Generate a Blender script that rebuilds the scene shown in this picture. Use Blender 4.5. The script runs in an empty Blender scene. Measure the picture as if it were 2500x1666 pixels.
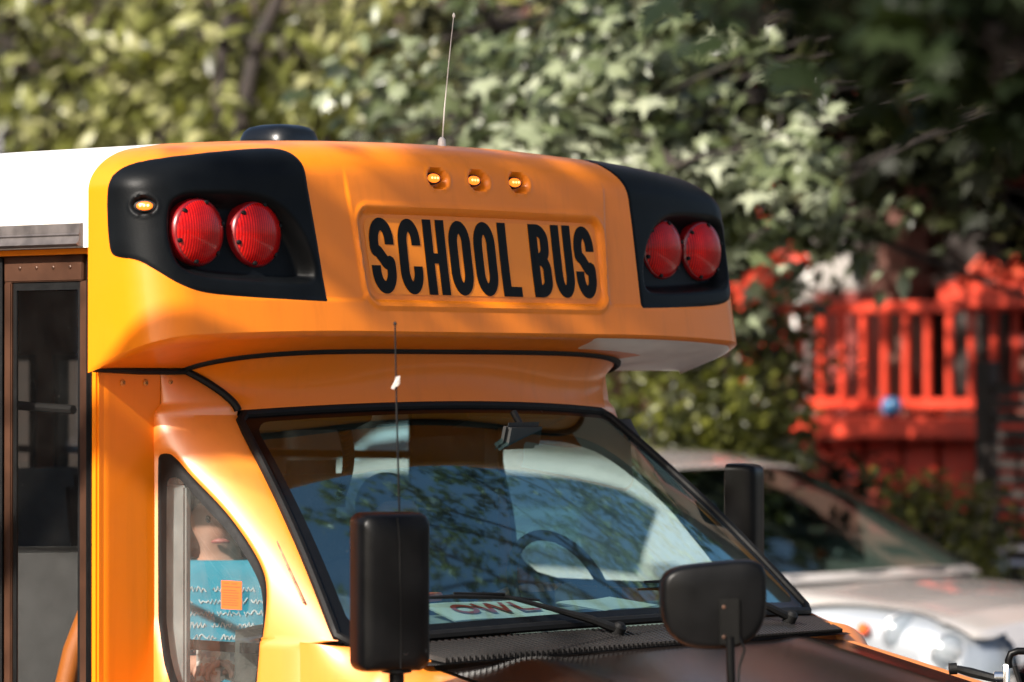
import bpy, bmesh, math, random
import numpy as np
from mathutils import Vector, Matrix, Quaternion
random.seed(7); rng = np.random.default_rng(7)
sc = bpy.context.scene
COL = sc.collection
R = math.radians

# ------------------------------------------------------------------ camera, world, sun, exposure
cam = bpy.data.cameras.new('camera'); camo = bpy.data.objects.new('camera', cam); COL.objects.link(camo)
CAM = Vector((-8.130, -7.410, 2.0)); YAW = R(48); PITCH = R(0.59)
camo.location = CAM; camo.rotation_euler = (math.pi/2 + PITCH, 0, -YAW)
cam.lens = 142.62; cam.sensor_width = 36; cam.clip_end = 600
cam.dof.use_dof = True; cam.dof.focus_distance = 10.75; cam.dof.aperture_fstop = 2.7
cam.dof.aperture_blades = 0
sc.camera = camo
SUN = Vector((-0.835, -0.085, 0.545)).normalized()
world = bpy.data.worlds.new('World'); sc.world = world; world.use_nodes = True
wn = world.node_tree.nodes; wl = world.node_tree.links
sky = wn.new('ShaderNodeTexSky'); sky.sky_type = 'NISHITA'; sky.sun_disc = False
sky.sun_elevation = math.asin(SUN.z); sky.sun_rotation = math.atan2(SUN.x, SUN.y)
sky.air_density = 1.0; sky.dust_density = 3.5; sky.ozone_density = 1.0
bg = wn['Background']; bg.inputs['Strength'].default_value = 0.09
wl.new(sky.outputs['Color'], bg.inputs['Color'])
sl = bpy.data.lights.new('sun', 'SUN'); sl.energy = 5.0; sl.angle = R(0.55); sl.color = (1.0, 0.93, 0.84)
so = bpy.data.objects.new('sun', sl); COL.objects.link(so)
so.rotation_euler = (-SUN).to_track_quat('-Z', 'Y').to_euler(); so.location = SUN * 40
sc.view_settings.view_transform = 'Standard'; sc.view_settings.look = 'None'
sc.view_settings.gamma = 1; sc.view_settings.exposure = 1.22
sc.cycles.use_denoising = True
sc.cycles.max_bounces = 10; sc.cycles.transparent_max_bounces = 16
sc.cycles.sample_clamp_indirect = 6
sc.cycles.caustics_reflective = False; sc.cycles.caustics_refractive = False

# ------------------------------------------------------------------ materials
MATS = {}
def pm(name, col, rough=.5, metal=0., spec=.5, coat=0., crough=.05, var=0., vs=6., bump=0., bs=60., col2=None, emis=None, es=0., sheen=0., trans=0.):
    m = bpy.data.materials.new(name); m.use_nodes = True
    nt = m.node_tree; n = nt.nodes; l = nt.links; b = n['Principled BSDF']
    b.inputs['Base Color'].default_value = (*col, 1); b.inputs['Roughness'].default_value = rough
    b.inputs['Metallic'].default_value = metal; b.inputs['Specular IOR Level'].default_value = spec
    b.inputs['Coat Weight'].default_value = coat; b.inputs['Coat Roughness'].default_value = crough
    if trans: b.inputs['Transmission Weight'].default_value = trans
    if emis: b.inputs['Emission Color'].default_value = (*emis, 1); b.inputs['Emission Strength'].default_value = es
    if var or bump or col2:
        tc = n.new('ShaderNodeTexCoord')
    if var or col2:
        t = n.new('ShaderNodeTexNoise'); t.inputs['Scale'].default_value = vs; t.inputs['Detail'].default_value = 6
        l.new(tc.outputs['Object'], t.inputs['Vector'])
        r = n.new('ShaderNodeValToRGB'); c2 = col2 or tuple(c * (1 - var) for c in col)
        c1 = col if col2 else tuple(min(1, c * (1 + var * .5)) for c in col)
        r.color_ramp.elements[0].position = .35; r.color_ramp.elements[1].position = .65
        r.color_ramp.elements[0].color = (*c2, 1); r.color_ramp.elements[1].color = (*c1, 1)
        l.new(t.outputs['Fac'], r.inputs['Fac']); l.new(r.outputs['Color'], b.inputs['Base Color'])
        if var:
            mr = n.new('ShaderNodeMapRange'); mr.inputs['To Min'].default_value = rough * .8; mr.inputs['To Max'].default_value = min(1, rough * 1.25)
            l.new(t.outputs['Fac'], mr.inputs['Value']); l.new(mr.outputs['Result'], b.inputs['Roughness'])
    if bump:
        t2 = n.new('ShaderNodeTexNoise'); t2.inputs['Scale'].default_value = bs; t2.inputs['Detail'].default_value = 4
        l.new(tc.outputs['Object'], t2.inputs['Vector'])
        bp = n.new('ShaderNodeBump'); bp.inputs['Strength'].default_value = bump; bp.inputs['Distance'].default_value = .004
        l.new(t2.outputs['Fac'], bp.inputs['Height']); l.new(bp.outputs['Normal'], b.inputs['Normal'])
    MATS[name] = m
    return m

def paint_mat(name, col, col2, dirt=(.10, .045, .015), rough=.32, coat=.55, crough=.06, cior=1.5, spec=.5):
    """glossy vehicle paint: slight orange peel, faint fading, specks of dirt"""
    m = bpy.data.materials.new(name); m.use_nodes = True
    nt = m.node_tree; n = nt.nodes; l = nt.links; b = n['Principled BSDF']
    tc = n.new('ShaderNodeTexCoord')
    t = n.new('ShaderNodeTexNoise'); t.inputs['Scale'].default_value = 2.2; t.inputs['Detail'].default_value = 5
    l.new(tc.outputs['Object'], t.inputs['Vector'])
    mx = n.new('ShaderNodeMix'); mx.data_type = 'RGBA'
    mx.inputs[6].default_value = (*col, 1); mx.inputs[7].default_value = (*col2, 1)
    l.new(t.outputs['Fac'], mx.inputs[0])
    v = n.new('ShaderNodeTexVoronoi'); v.inputs['Scale'].default_value = 13
    l.new(tc.outputs['Object'], v.inputs['Vector'])
    w = n.new('ShaderNodeTexWhiteNoise'); l.new(v.outputs['Position'], w.inputs['Vector'])
    sub = n.new('ShaderNodeMath'); sub.operation = 'MULTIPLY_ADD'; sub.inputs[1].default_value = .055; sub.inputs[2].default_value = -.028
    l.new(w.outputs['Value'], sub.inputs[0])
    cmp_ = n.new('ShaderNodeMath'); cmp_.operation = 'LESS_THAN'
    l.new(v.outputs['Distance'], cmp_.inputs[0]); l.new(sub.outputs[0], cmp_.inputs[1])
    mx2 = n.new('ShaderNodeMix'); mx2.data_type = 'RGBA'; mx2.inputs[7].default_value = (*dirt, 1)
    ml = n.new('ShaderNodeMath'); ml.operation = 'MULTIPLY'; ml.inputs[1].default_value = .7
    l.new(cmp_.outputs[0], ml.inputs[0]); l.new(ml.outputs[0], mx2.inputs[0])
    # faint rain streaks running down the panels
    mp = n.new('ShaderNodeMapping'); mp.inputs['Scale'].default_value = (26, 26, 1.6); l.new(tc.outputs['Object'], mp.inputs['Vector'])
    st = n.new('ShaderNodeTexNoise'); st.inputs['Scale'].default_value = 1; st.inputs['Detail'].default_value = 4; l.new(mp.outputs['Vector'], st.inputs['Vector'])
    sr = n.new('ShaderNodeMapRange'); sr.inputs['From Min'].default_value = .52; sr.inputs['From Max'].default_value = .80; sr.inputs['To Max'].default_value = .22
    l.new(st.outputs['Fac'], sr.inputs['Value'])
    mx3 = n.new('ShaderNodeMix'); mx3.data_type = 'RGBA'; mx3.inputs[7].default_value = (*[c * .5 for c in col], 1)
    l.new(sr.outputs['Result'], mx3.inputs[0]); l.new(mx.outputs[2], mx3.inputs[6])
    l.new(mx3.outputs[2], mx2.inputs[6]); l.new(mx2.outputs[2], b.inputs['Base Color'])
    g = n.new('ShaderNodeTexNoise'); g.inputs['Scale'].default_value = 9; g.inputs['Detail'].default_value = 8
    l.new(tc.outputs['Object'], g.inputs['Vector'])
    mr = n.new('ShaderNodeMapRange'); mr.inputs['To Min'].default_value = rough * .7; mr.inputs['To Max'].default_value = rough * 1.3
    l.new(g.outputs['Fac'], mr.inputs['Value']); l.new(mr.outputs['Result'], b.inputs['Roughness'])
    b.inputs['Specular IOR Level'].default_value = spec; b.inputs['Coat Weight'].default_value = coat; b.inputs['Coat Roughness'].default_value = crough; b.inputs['Coat IOR'].default_value = cior
    bp = n.new('ShaderNodeBump'); bp.inputs['Strength'].default_value = .05; bp.inputs['Distance'].default_value = .004
    g2 = n.new('ShaderNodeTexNoise'); g2.inputs['Scale'].default_value = 30; l.new(tc.outputs['Object'], g2.inputs['Vector'])
    l.new(g2.outputs['Fac'], bp.inputs['Height']); l.new(bp.outputs['Normal'], b.inputs['Normal'])
    MATS[name] = m
    return m

def glass_mat(name, tint, refl=1.0, rough=.0, dust=0.0, ior=1.62):
    m = bpy.data.materials.new(name); m.use_nodes = True
    nt = m.node_tree; n = nt.nodes; l = nt.links
    for x in list(n):
        if x.type != 'OUTPUT_MATERIAL': n.remove(x)
    out = n['Material Output']
    tr = n.new('ShaderNodeBsdfTransparent'); tr.inputs['Color'].default_value = (*tint, 1)
    gl = n.new('ShaderNodeBsdfGlossy'); gl.inputs['Roughness'].default_value = rough; gl.inputs['Color'].default_value = (*refl, 1) if isinstance(refl, tuple) else (refl,) * 3 + (1,)
    fr = n.new('ShaderNodeFresnel'); ge = n.new('ShaderNodeNewGeometry'); io = n.new('ShaderNodeMapRange'); io.inputs['To Min'].default_value = ior; io.inputs['To Max'].default_value = 1 / ior
    l.new(ge.outputs['Backfacing'], io.inputs['Value']); l.new(io.outputs['Result'], fr.inputs['IOR'])   # a thin sheet reflects alike from both sides
    mx = n.new('ShaderNodeMixShader'); l.new(fr.outputs[0], mx.inputs[0]); l.new(tr.outputs[0], mx.inputs[1]); l.new(gl.outputs[0], mx.inputs[2])
    last = mx
    if dust:
        df = n.new('ShaderNodeBsdfDiffuse'); df.inputs['Color'].default_value = (.55, .52, .47, 1)
        tc = n.new('ShaderNodeTexCoord')
        t = n.new('ShaderNodeTexNoise'); t.inputs['Scale'].default_value = 7; t.inputs['Detail'].default_value = 9; t.inputs['Roughness'].default_value = .7
        l.new(tc.outputs['Object'], t.inputs['Vector'])
        mr = n.new('ShaderNodeMapRange'); mr.inputs['From Min'].default_value = .4; mr.inputs['From Max'].default_value = .75
        mr.inputs['To Min'].default_value = dust * .25; mr.inputs['To Max'].default_value = dust
        l.new(t.outputs['Fac'], mr.inputs['Value'])
        v = n.new('ShaderNodeTexVoronoi'); v.inputs['Scale'].default_value = 75; l.new(tc.outputs['Object'], v.inputs['Vector'])
        w = n.new('ShaderNodeTexWhiteNoise'); l.new(v.outputs['Position'], w.inputs['Vector'])
        sub = n.new('ShaderNodeMath'); sub.operation = 'MULTIPLY_ADD'; sub.inputs[1].default_value = .34; sub.inputs[2].default_value = -.24
        l.new(w.outputs['Value'], sub.inputs[0])
        cp = n.new('ShaderNodeMath'); cp.operation = 'LESS_THAN'; l.new(v.outputs['Distance'], cp.inputs[0]); l.new(sub.outputs[0], cp.inputs[1])
        mm = n.new('ShaderNodeMath'); mm.operation = 'MULTIPLY_ADD'; mm.inputs[1].default_value = .12
        l.new(cp.outputs[0], mm.inputs[0]); l.new(mr.outputs['Result'], mm.inputs[2])
        m2 = n.new('ShaderNodeMixShader'); l.new(mm.outputs[0], m2.inputs[0]); l.new(mx.outputs[0], m2.inputs[1]); l.new(df.outputs[0], m2.inputs[2])
        last = m2
    l.new(last.outputs[0], out.inputs['Surface'])
    MATS[name] = m
    return m

def leaf_mat(name, cols, trans=(.22, .26, .04), rough=.42, tw=.35, spec=.55):
    """leaf colour varies from leaf to leaf (random per island)"""
    m = bpy.data.materials.new(name); m.use_nodes = True
    nt = m.node_tree; n = nt.nodes; l = nt.links; b = n['Principled BSDF']; out = n['Material Output']
    g = n.new('ShaderNodeNewGeometry')
    r = n.new('ShaderNodeValToRGB'); el = r.color_ramp.elements
    el[0].position = 0; el[0].color = (*cols[0], 1); el[1].position = 1; el[1].color = (*cols[-1], 1)
    for i, c in enumerate(cols[1:-1]):
        e = el.new((i + 1) / (len(cols) - 1)); e.color = (*c, 1)
    l.new(g.outputs['Random Per Island'], r.inputs['Fac']); l.new(r.outputs['Color'], b.inputs['Base Color'])
    b.inputs['Roughness'].default_value = rough; b.inputs['Specular IOR Level'].default_value = spec
    t = n.new('ShaderNodeBsdfTranslucent'); t.inputs['Color'].default_value = (*trans, 1)
    mx = n.new('ShaderNodeMixShader'); mx.inputs[0].default_value = tw
    l.new(b.outputs[0], mx.inputs[1]); l.new(t.outputs[0], mx.inputs[2]); l.new(mx.outputs[0], out.inputs['Surface'])
    MATS[name] = m
    return m

# ------------------------------------------------------------------ mesh helpers
def tag(o, label=None, cat=None, group=None, kind=None):
    if label: o['label'] = label
    if cat: o['category'] = cat
    if group: o['group'] = group
    if kind: o['kind'] = kind
    return o
def empty(name, loc=(0, 0, 0), rz=0, parent=None):
    o = bpy.data.objects.new(name, None); COL.objects.link(o); o.location = loc; o.rotation_euler = (0, 0, rz)
    o.empty_display_size = .1
    if parent: o.parent = parent
    return o
def obj(name, verts, faces, mat, parent=None, smooth=40, bevel=0, seg=2, weld=0):
    me = bpy.data.meshes.new(name)
    if isinstance(verts, np.ndarray): verts = verts[:, :3].tolist()
    me.from_pydata(verts, [], [list(map(int, f)) for f in faces])
    if bevel or weld:
        bm = bmesh.new(); bm.from_mesh(me)
        if weld: bmesh.ops.remove_doubles(bm, verts=bm.verts, dist=weld)
        if bevel:
            es = [e for e in bm.edges if len(e.link_faces) == 2 and e.calc_face_angle(0) > R(28)]
            bmesh.ops.bevel(bm, geom=es, offset=bevel, segments=seg, affect='EDGES', clamp_overlap=True)
        bm.to_mesh(me); bm.free()
    me.validate(); me.update()
    if smooth is not None:
        me.polygons.foreach_set('use_smooth', [True] * len(me.polygons))
        me.set_sharp_from_angle(angle=R(smooth))
    if isinstance(mat, (list, tuple)):
        for q in mat: me.materials.append(MATS[q] if isinstance(q, str) else q)
    elif mat: me.materials.append(MATS[mat] if isinstance(mat, str) else mat)
    o = bpy.data.objects.new(name, me); COL.objects.link(o)
    if parent: o.parent = parent
    return o

class MB:
    def __init__(s): s.v = []; s.f = []
    def add(s, v, f):
        k = len(s.v); s.v += [tuple(map(float, p)) for p in v]; s.f += [[i + k for i in q] for q in f]; return s
    def box(s, c, d, rot=None):
        x, y, z = d[0] / 2, d[1] / 2, d[2] / 2
        v = [Vector(p) for p in ((-x, -y, -z), (x, -y, -z), (x, y, -z), (-x, y, -z), (-x, -y, z), (x, -y, z), (x, y, z), (-x, y, z))]
        if rot is not None:
            from mathutils import Euler
            M = rot if isinstance(rot, Matrix) else Euler(rot).to_matrix(); v = [M @ p for p in v]
        return s.add([p + Vector(c) for p in v], [(0, 3, 2, 1), (4, 5, 6, 7), (0, 1, 5, 4), (1, 2, 6, 5), (2, 3, 7, 6), (3, 0, 4, 7)])
    def b2(s, a, b):
        return s.box([(a[i] + b[i]) / 2 for i in range(3)], [abs(a[i] - b[i]) for i in range(3)])
    def loft(s, rings, closed=True, cap=True):
        n = len(rings[0]); v = [p for r in rings for p in r]; f = []
        for i in range(len(rings) - 1):
            for j in range(n if closed else n - 1):
                k = (j + 1) % n; f.append((i * n + j, i * n + k, (i + 1) * n + k, (i + 1) * n + j))
        if cap and closed: f.append(tuple(range(n))[::-1]); f.append(tuple((len(rings) - 1) * n + j for j in range(n)))
        return s.add(v, f)
    def tube(s, path, r, seg=10, cap=True):
        P = [Vector(p) for p in path]; n = len(P); rr = r if isinstance(r, (list, tuple)) else [r] * n
        T = [(P[min(i + 1, n - 1)] - P[max(i - 1, 0)]).normalized() for i in range(n)]
        u = T[0].orthogonal().normalized(); rings = []
        for i in range(n):
            u = (u - T[i] * u.dot(T[i])).normalized(); w = T[i].cross(u)
            rings.append([P[i] + (u * math.cos(a) + w * math.sin(a)) * rr[i] for a in (2 * math.pi * k / seg for k in range(seg))])
        return s.loft(rings, True, cap)
    def lathe(s, prof, o=(0, 0, 0), axis=(0, 0, 1), seg=32):
        A = Vector(axis).normalized(); u = A.orthogonal().normalized(); w = A.cross(u); o = Vector(o)
        rings = [[o + A * h + (u * math.cos(a) + w * math.sin(a)) * max(r, 1e-4) for a in (2 * math.pi * k / seg for k in range(seg))] for r, h in prof]
        return s.loft(rings, True, True)
    def prism(s, poly, fn0, fn1):
        n = len(poly); v = [fn0(p) for p in poly] + [fn1(p) for p in poly]
        f = [tuple(range(n)), tuple(range(2 * n - 1, n - 1, -1))] + [(i, i + n, (i + 1) % n + n, (i + 1) % n) for i in range(n)]
        return s.add(v, f)
    def build(s, name, mat, parent=None, **k):
        o = obj(name, s.v, s.f, mat, parent, **k)
        bm = bmesh.new(); bm.from_mesh(o.data); bmesh.ops.recalc_face_normals(bm, faces=bm.faces); bm.to_mesh(o.data); bm.free()
        return o

def grid_faces(nr, nc):
    i = np.arange(nr - 1)[:, None] * nc + np.arange(nc - 1)[None, :]
    i = i.ravel(); return np.stack([i, i + 1, i + nc + 1, i + nc], 1)
def sd_poly(x, y, poly):
    p = np.array(poly, float); q = np.roll(p, -1, 0); d = np.full(x.shape, 1e9); s = np.ones(x.shape)
    for a, b in zip(p, q):
        e = b - a; wx = x - a[0]; wy = y - a[1]
        t = np.clip((wx * e[0] + wy * e[1]) / (e @ e + 1e-12), 0, 1)
        d = np.minimum(d, (wx - e[0] * t) ** 2 + (wy - e[1] * t) ** 2)
        c1 = y >= a[1]; c2 = y < b[1]; c3 = e[0] * wy > e[1] * wx
        s = np.where((c1 & c2 & c3) | (~c1 & ~c2 & ~c3), -s, s)
    return s * np.sqrt(d)
def sd_rbox(x, y, cx, cy, hx, hy, r):
    qx = np.abs(x - cx) - hx + r; qy = np.abs(y - cy) - hy + r
    return np.minimum(np.maximum(qx, qy), 0) + np.hypot(np.maximum(qx, 0), np.maximum(qy, 0)) - r
def chaikin(p, it=2):
    p = [tuple(a) for a in p]
    for _ in range(it):
        q = []
        for i in range(len(p)):
            a, b = p[i], p[(i + 1) % len(p)]
            q += [(a[0] * .75 + b[0] * .25, a[1] * .75 + b[1] * .25), (a[0] * .25 + b[0] * .75, a[1] * .25 + b[1] * .75)]
        p = q
    return p
def clip(V, Fc, val):
    """split faces along val = 0; returns ((verts, faces) with val<0, (verts, faces) with val>=0)"""
    V = np.asarray(V); val = np.asarray(val); res = []
    for sgn in (1, -1):
        s = val * sgn; extra = []; ek = {}; out = []; N = len(V)
        for f in Fc:
            neg = [s[i] < 0 for i in f]
            if all(neg): out.append(list(f)); continue
            if not any(neg): continue
            q = []
            for a, b in zip(f, list(f[1:]) + [f[0]]):
                if s[a] < 0: q.append(a)
                if (s[a] < 0) != (s[b] < 0):
                    k = (min(a, b), max(a, b))
                    if k not in ek:
                        t = s[k[0]] / (s[k[0]] - s[k[1]]); extra.append(V[k[0]] * (1 - t) + V[k[1]] * t); ek[k] = N + len(extra) - 1
                    q.append(ek[k])
            if len(q) > 2: out.append(q)
        A = np.vstack([V, np.array(extra)]) if extra else V
        used = sorted({i for f in out for i in f}); mp = {u: i for i, u in enumerate(used)}
        res.append((A[used] if used else A[:0], [[mp[i] for i in f] for f in out]))
    return res
def smooth01(t): t = np.clip(t, 0, 1); return t * t * (3 - 2 * t)
# ------------------------------------------------------------------ palette
paint_mat('bus_paint', (.76, .196, .0045), (.72, .178, .0035), rough=.40, coat=.22, crough=.12, spec=.25)
paint_mat('cab_paint', (.78, .22, .006), (.76, .20, .005), rough=.42, coat=1., crough=.47, cior=2.2)
paint_mat('sunblown_white', (.80, .76, .71), (.82, .76, .70), dirt=(.4, .3, .2), rough=.4, coat=.4, crough=.3)  # orange roof and upper side blown out by sun, overexposure put into the colour
pm('black_plastic', (.0035, .0042, .005), .40, spec=.09, var=.35, vs=9, bump=.10, bs=260)
pm('black_gloss', (.003, .003, .003), .25, spec=.3, var=.3, vs=12)
pm('rubber', (.0025, .0023, .0022), .6, spec=.25, var=.3, vs=30, bump=.15, bs=120)
pm('mirror_black', (.0028, .0028, .003), .36, spec=.12, var=.3, vs=14, bump=.06, bs=300)
pm('matte_hood', (.006, .004, .0035), .17, spec=.5, var=.35, vs=5, bump=.04, bs=300)
pm('sign_yellow', (.78, .215, .005), .38, spec=.25, var=.05, vs=5, coat=.15)
pm('slat_black', (.015, .014, .014), .32, spec=.6)
pm('decal', (.0022, .0021, .002), .5, spec=.12)
pm('bronze', (.065, .028, .015), .40, metal=.3, var=.4, vs=8)
pm('aluminium', (.11, .095, .09), .45, metal=.4, var=.35, vs=18, bump=.1, bs=90)
pm('chrome', (.75, .73, .70), .12, metal=1.)
pm('screw', (.55, .22, .05), .35, metal=.3)
pm('sealant', (.30, .16, .09), .6, var=.6, vs=40, bump=.5, bs=90)
pm('grey_vinyl', (.10, .10, .10), .55, var=.2, vs=20, bump=.5, bs=120)
pm('grey_trim', (.15, .15, .145), .6, var=.2, vs=10)
pm('dash', (.20, .21, .19), .7, var=.3, vs=8, bump=.3, bs=200)
pm('dark_inside', (.010, .009, .008), .7, var=.3)
pm('headliner', (.028, .022, .019), .9, var=.2)
pm('paper', (.50, .50, .46), .7, var=.06, vs=20)
pm('red_ink', (.30, .035, .025), .6)
pm('tag_orange', (.72, .10, .015), .6)
pm('tag_ink', (.35, .06, .02), .7)
pm('amber_lit', (.30, .05, .005), .25, emis=(1., .17, .012), es=1.0)
pm('amber_hot', (1., .6, .3), .25, emis=(1., .42, .12), es=1.3)
pm('red_sticker', (.55, .03, .03), .4)
pm('reflection_white', (.86, .80, .78), .35, var=.06, vs=9, coat=.3)  # bright reflection on the far underside of the cap, set as base colour
pm('vent_black', (.004, .005, .006), .35, var=.3, vs=14, bump=.08, bs=200)
pm('tyre', (.018, .018, .018), .8, bump=.3, bs=60)
pm('tape', (.45, .41, .37), .5, var=.2, vs=60)
pm('white_wire', (.55, .50, .46), .4)
glass_mat('windshield', (.54, .70, .68), (.58, .97, 1.), .045, .006, ior=3.1)
glass_mat('quarter_glass', (.86, .90, .90), .9, .02, .10)
glass_mat('door_glass', (.80, .80, .80), 1., .0, .006)
glass_mat('side_glass', (.80, .86, .86), 1.)

def lens_mat():
    m = pm('red_lens', (.30, .004, .006), .30, spec=.12, coat=.25, crough=.05)
    nt = m.node_tree; n = nt.nodes; l = nt.links; b = n['Principled BSDF']
    tc = n.new('ShaderNodeTexCoord')
    sep = n.new('ShaderNodeSeparateXYZ'); l.new(tc.outputs['Object'], sep.inputs[0])
    w = n.new('ShaderNodeTexWave'); w.wave_type = 'BANDS'; w.bands_direction = 'X'; w.inputs['Scale'].default_value = 42; w.inputs['Distortion'].default_value = .4
    l.new(tc.outputs['Object'], w.inputs['Vector'])
    w2 = n.new('ShaderNodeTexWave'); w2.wave_type = 'RINGS'; w2.rings_direction = 'Y'; w2.inputs['Scale'].default_value = 26
    l.new(tc.outputs['Object'], w2.inputs['Vector'])
    no = n.new('ShaderNodeTexNoise'); no.inputs['Scale'].default_value = 22; no.inputs['Detail'].default_value = 5; l.new(tc.outputs['Object'], no.inputs['Vector'])
    a = n.new('ShaderNodeMath'); a.operation = 'MULTIPLY'; l.new(w.outputs['Fac'], a.inputs[0]); l.new(no.outputs['Fac'], a.inputs[1])
    a2 = n.new('ShaderNodeMath'); a2.operation = 'MULTIPLY_ADD'; a2.inputs[1].default_value = .04; l.new(w2.outputs['Fac'], a2.inputs[0]); l.new(a.outputs[0], a2.inputs[2])
    r = n.new('ShaderNodeValToRGB'); e = r.color_ramp.elements
    e[0].position = .15; e[0].color = (.24, .002, .003, 1); e[1].position = .80; e[1].color = (.80, .012, .007, 1)
    l.new(a2.outputs[0], r.inputs['Fac']); l.new(r.outputs['Color'], b.inputs['Base Color'])
    bp = n.new('ShaderNodeBump'); bp.inputs['Strength'].default_value = .06; bp.inputs['Distance'].default_value = .003
    l.new(a2.outputs[0], bp.inputs['Height']); l.new(bp.outputs['Normal'], b.inputs['Normal'])
    b.inputs['Transmission Weight'].default_value = .0
lens_mat()
pm('red_rim', (.16, .002, .004), .3, coat=.5)

# ------------------------------------------------------------------ SCHOOL BUS
bus = empty('school_bus', (0, 0, 0))
tag(bus, 'orange-yellow school bus with black lamp hoods and SCHOOL BUS sign over its windshield', 'bus')
YB = .30
def zu(y): return 2.135 - .30 * (y + .03)
def cap_levels():
    L = []
    for i in range(73): L.append((0.0, 2.14 + .35 * i / 72))
    for i in range(1, 27):
        a = math.pi / 2 * i / 26; L.append((.17 * (1 - math.cos(a)), 2.49 + .10 * math.sin(a)))
    for i in range(1, 7): L.append((.17 + .085 * i / 6, 2.590 + .006 * i / 6))
    return L
NS, NC, NF = 30, 40, 500
PH0 = R(8.6)
def perim(w, yf, r):
    xe = w - r + r * math.sin(PH0); f = np.linspace(0, xe, NF // 2 + 1)
    y = yf + .04 * (np.maximum(0, f - .5) / .53) ** 2
    cx, cy = f[-1] - r * math.sin(PH0), y[-1] + r * math.cos(PH0)
    a = np.linspace(PH0, math.pi / 2, NC + 1)[1:]
    X = np.concatenate([f, cx + r * np.sin(a), np.full(NS, cx + r)])
    Y = np.concatenate([y, cy - r * np.cos(a), np.linspace(cy, YB, NS + 1)[1:]])
    Y = np.minimum(Y, YB)
    return np.concatenate([-X[::-1][:-1], X]), np.concatenate([Y[::-1][:-1], Y])
def cap_grid():
    P = []
    for ins, z in cap_levels():
        w = 1.18 - ins; yf = .17 * (min(z, 2.5) - 2.333) + ins
        r = max(.012, min(.14, YB - yf - .045)); x, y = perim(w, yf, r)
        cr = .062 * min(1, max(0, (z - 2.30) / .27)) ** 1.5
        zz = np.full_like(x, z)
        if ins == 0: zb = zu(y); zz = zb + (z - 2.14) * (2.49 - zb) / .35
        P.append(np.stack([x, y, zz + cr * (1 - (x / 1.17) ** 2)], 1))
    return np.array(P)
G = cap_grid(); NR, NCOL = G.shape[:2]; MID = NCOL // 2
sb = np.concatenate([[0], np.cumsum(np.linalg.norm(np.diff(G[20], axis=0), axis=1))]); sb -= sb[MID]
S = np.tile(sb, (NR, 1)); Hh = np.repeat(np.array([z + .6 * i for i, z in cap_levels()])[:, None], NCOL, 1)
nrm = np.cross(np.gradient(G, axis=1), np.gradient(G, axis=0)); nrm /= np.linalg.norm(nrm, axis=2, keepdims=True) + 1e-12
HOUS = [(-1.303,2.43),(-1.303,2.385),(-1.297,2.356),(-1.265,2.345),(-1.205,2.334),(-1.160,2.304),(-1.105,2.264),(-1.045,2.243),(-.93,2.2325),(-.78,2.2235),(-.66,2.2185),(-.633,2.2180),(-.632,2.2180),(-.632,2.2185),(-.634,2.25),(-.641,2.36),(-.652,2.45),(-.664,2.53),(-.682,2.565),(-.715,2.597),(-.765,2.614),(-.86,2.614),(-1.00,2.604),(-1.13,2.594),(-1.215,2.574),(-1.268,2.530),(-1.296,2.48)]
BOWL = [(-1.122,2.437),(-1.108,2.464),(-1.075,2.478),(-1.02,2.481),(-.86,2.478),(-.78,2.463),(-.72,2.428),(-.675,2.375),(-.654,2.315),(-.658,2.27),(-.70,2.258),(-.80,2.261),(-.95,2.270),(-1.06,2.281),(-1.105,2.302),(-1.124,2.34),(-1.130,2.39)]
HOUF = [(.632,2.2180),(.633,2.2180),(.66,2.2185),(.78,2.2235),(.93,2.2325),(1.045,2.243),(1.105,2.264),(1.160,2.304),(1.205,2.334),(1.265,2.345),(1.297,2.356),(1.303,2.385),(1.303,2.43),(1.296,2.50),(1.268,2.56),(1.215,2.60),(1.13,2.63),(1.0,2.65),(.86,2.665),(.72,2.675),(.64,2.67),(.612,2.655),(.612,2.61),(.620,2.565),(.630,2.50),(.634,2.42),(.634,2.33),(.632,2.25),(.632,2.2185)]
HOUS = chaikin(HOUS, 3); HOUF = chaikin(HOUF, 3); BOWL = chaikin(BOWL, 3)
sdH = np.minimum(sd_poly(S, Hh, HOUS), sd_poly(S, Hh, HOUF))
sdB = np.minimum(sd_poly(S, Hh, BOWL), sd_poly(-S, Hh, BOWL))
X0, Z0 = G[..., 0], G[..., 2]
dep = .050 * smooth01(-sdB / .034)                                   # lamp bowls
dep -= .0025 * smooth01(-sdH / .008)                                # hoods stand a little proud
front = (np.abs(S) < 1.05)
sdS = sd_rbox(X0 / (1 - .10 * (2.46 - Z0)), Z0, 0, 2.335, .490, .124, .045)
dep += front * (.010 * smooth01(-sdS / .011) - .0042 * np.exp(-((sdS - .010) / .0065) ** 2))
sdP = sd_rbox(np.abs(S) + .12 * (2.21 - Z0), Z0, 1.977, 3.212, 1.5, 1.0, .035)
dep += .0045 * smooth01(-sdP / .010) * smooth01((1.12 - np.abs(S)) / .30) * smooth01((2.58 - Z0) / .08)                          # step round the hood panels
MARK = [-.176, -.014, .150]
for mx_ in MARK:
    e = np.hypot((X0 - mx_ - .014) / .040, (Z0 - 2.549) / .028)
    dep += front * .030 * smooth01((1.08 - e) / .42) - front * .002 * np.exp(-((e - 1.2) / .12) ** 2)
for sg in (-1, 1):
    e = np.hypot((S - sg * 1.175) / .034, (Hh - 2.452) / .021)
    dep += .013 * smooth01((1.0 - e) / .3) - .002 * np.exp(-((e - 1.12) / .12) ** 2)
G2 = G - nrm * dep[..., None]
VV = np.concatenate([G2.reshape(-1, 3), sdH.reshape(-1, 1), S.reshape(-1, 1)], 1)
FF = grid_faces(NR, NCOL)
(hv, hf), (cv, cf) = clip(VV, FF.tolist(), VV[:, 3])
front_cap = obj('front_cap', cv, cf, 'bus_paint', bus, smooth=35)
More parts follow.
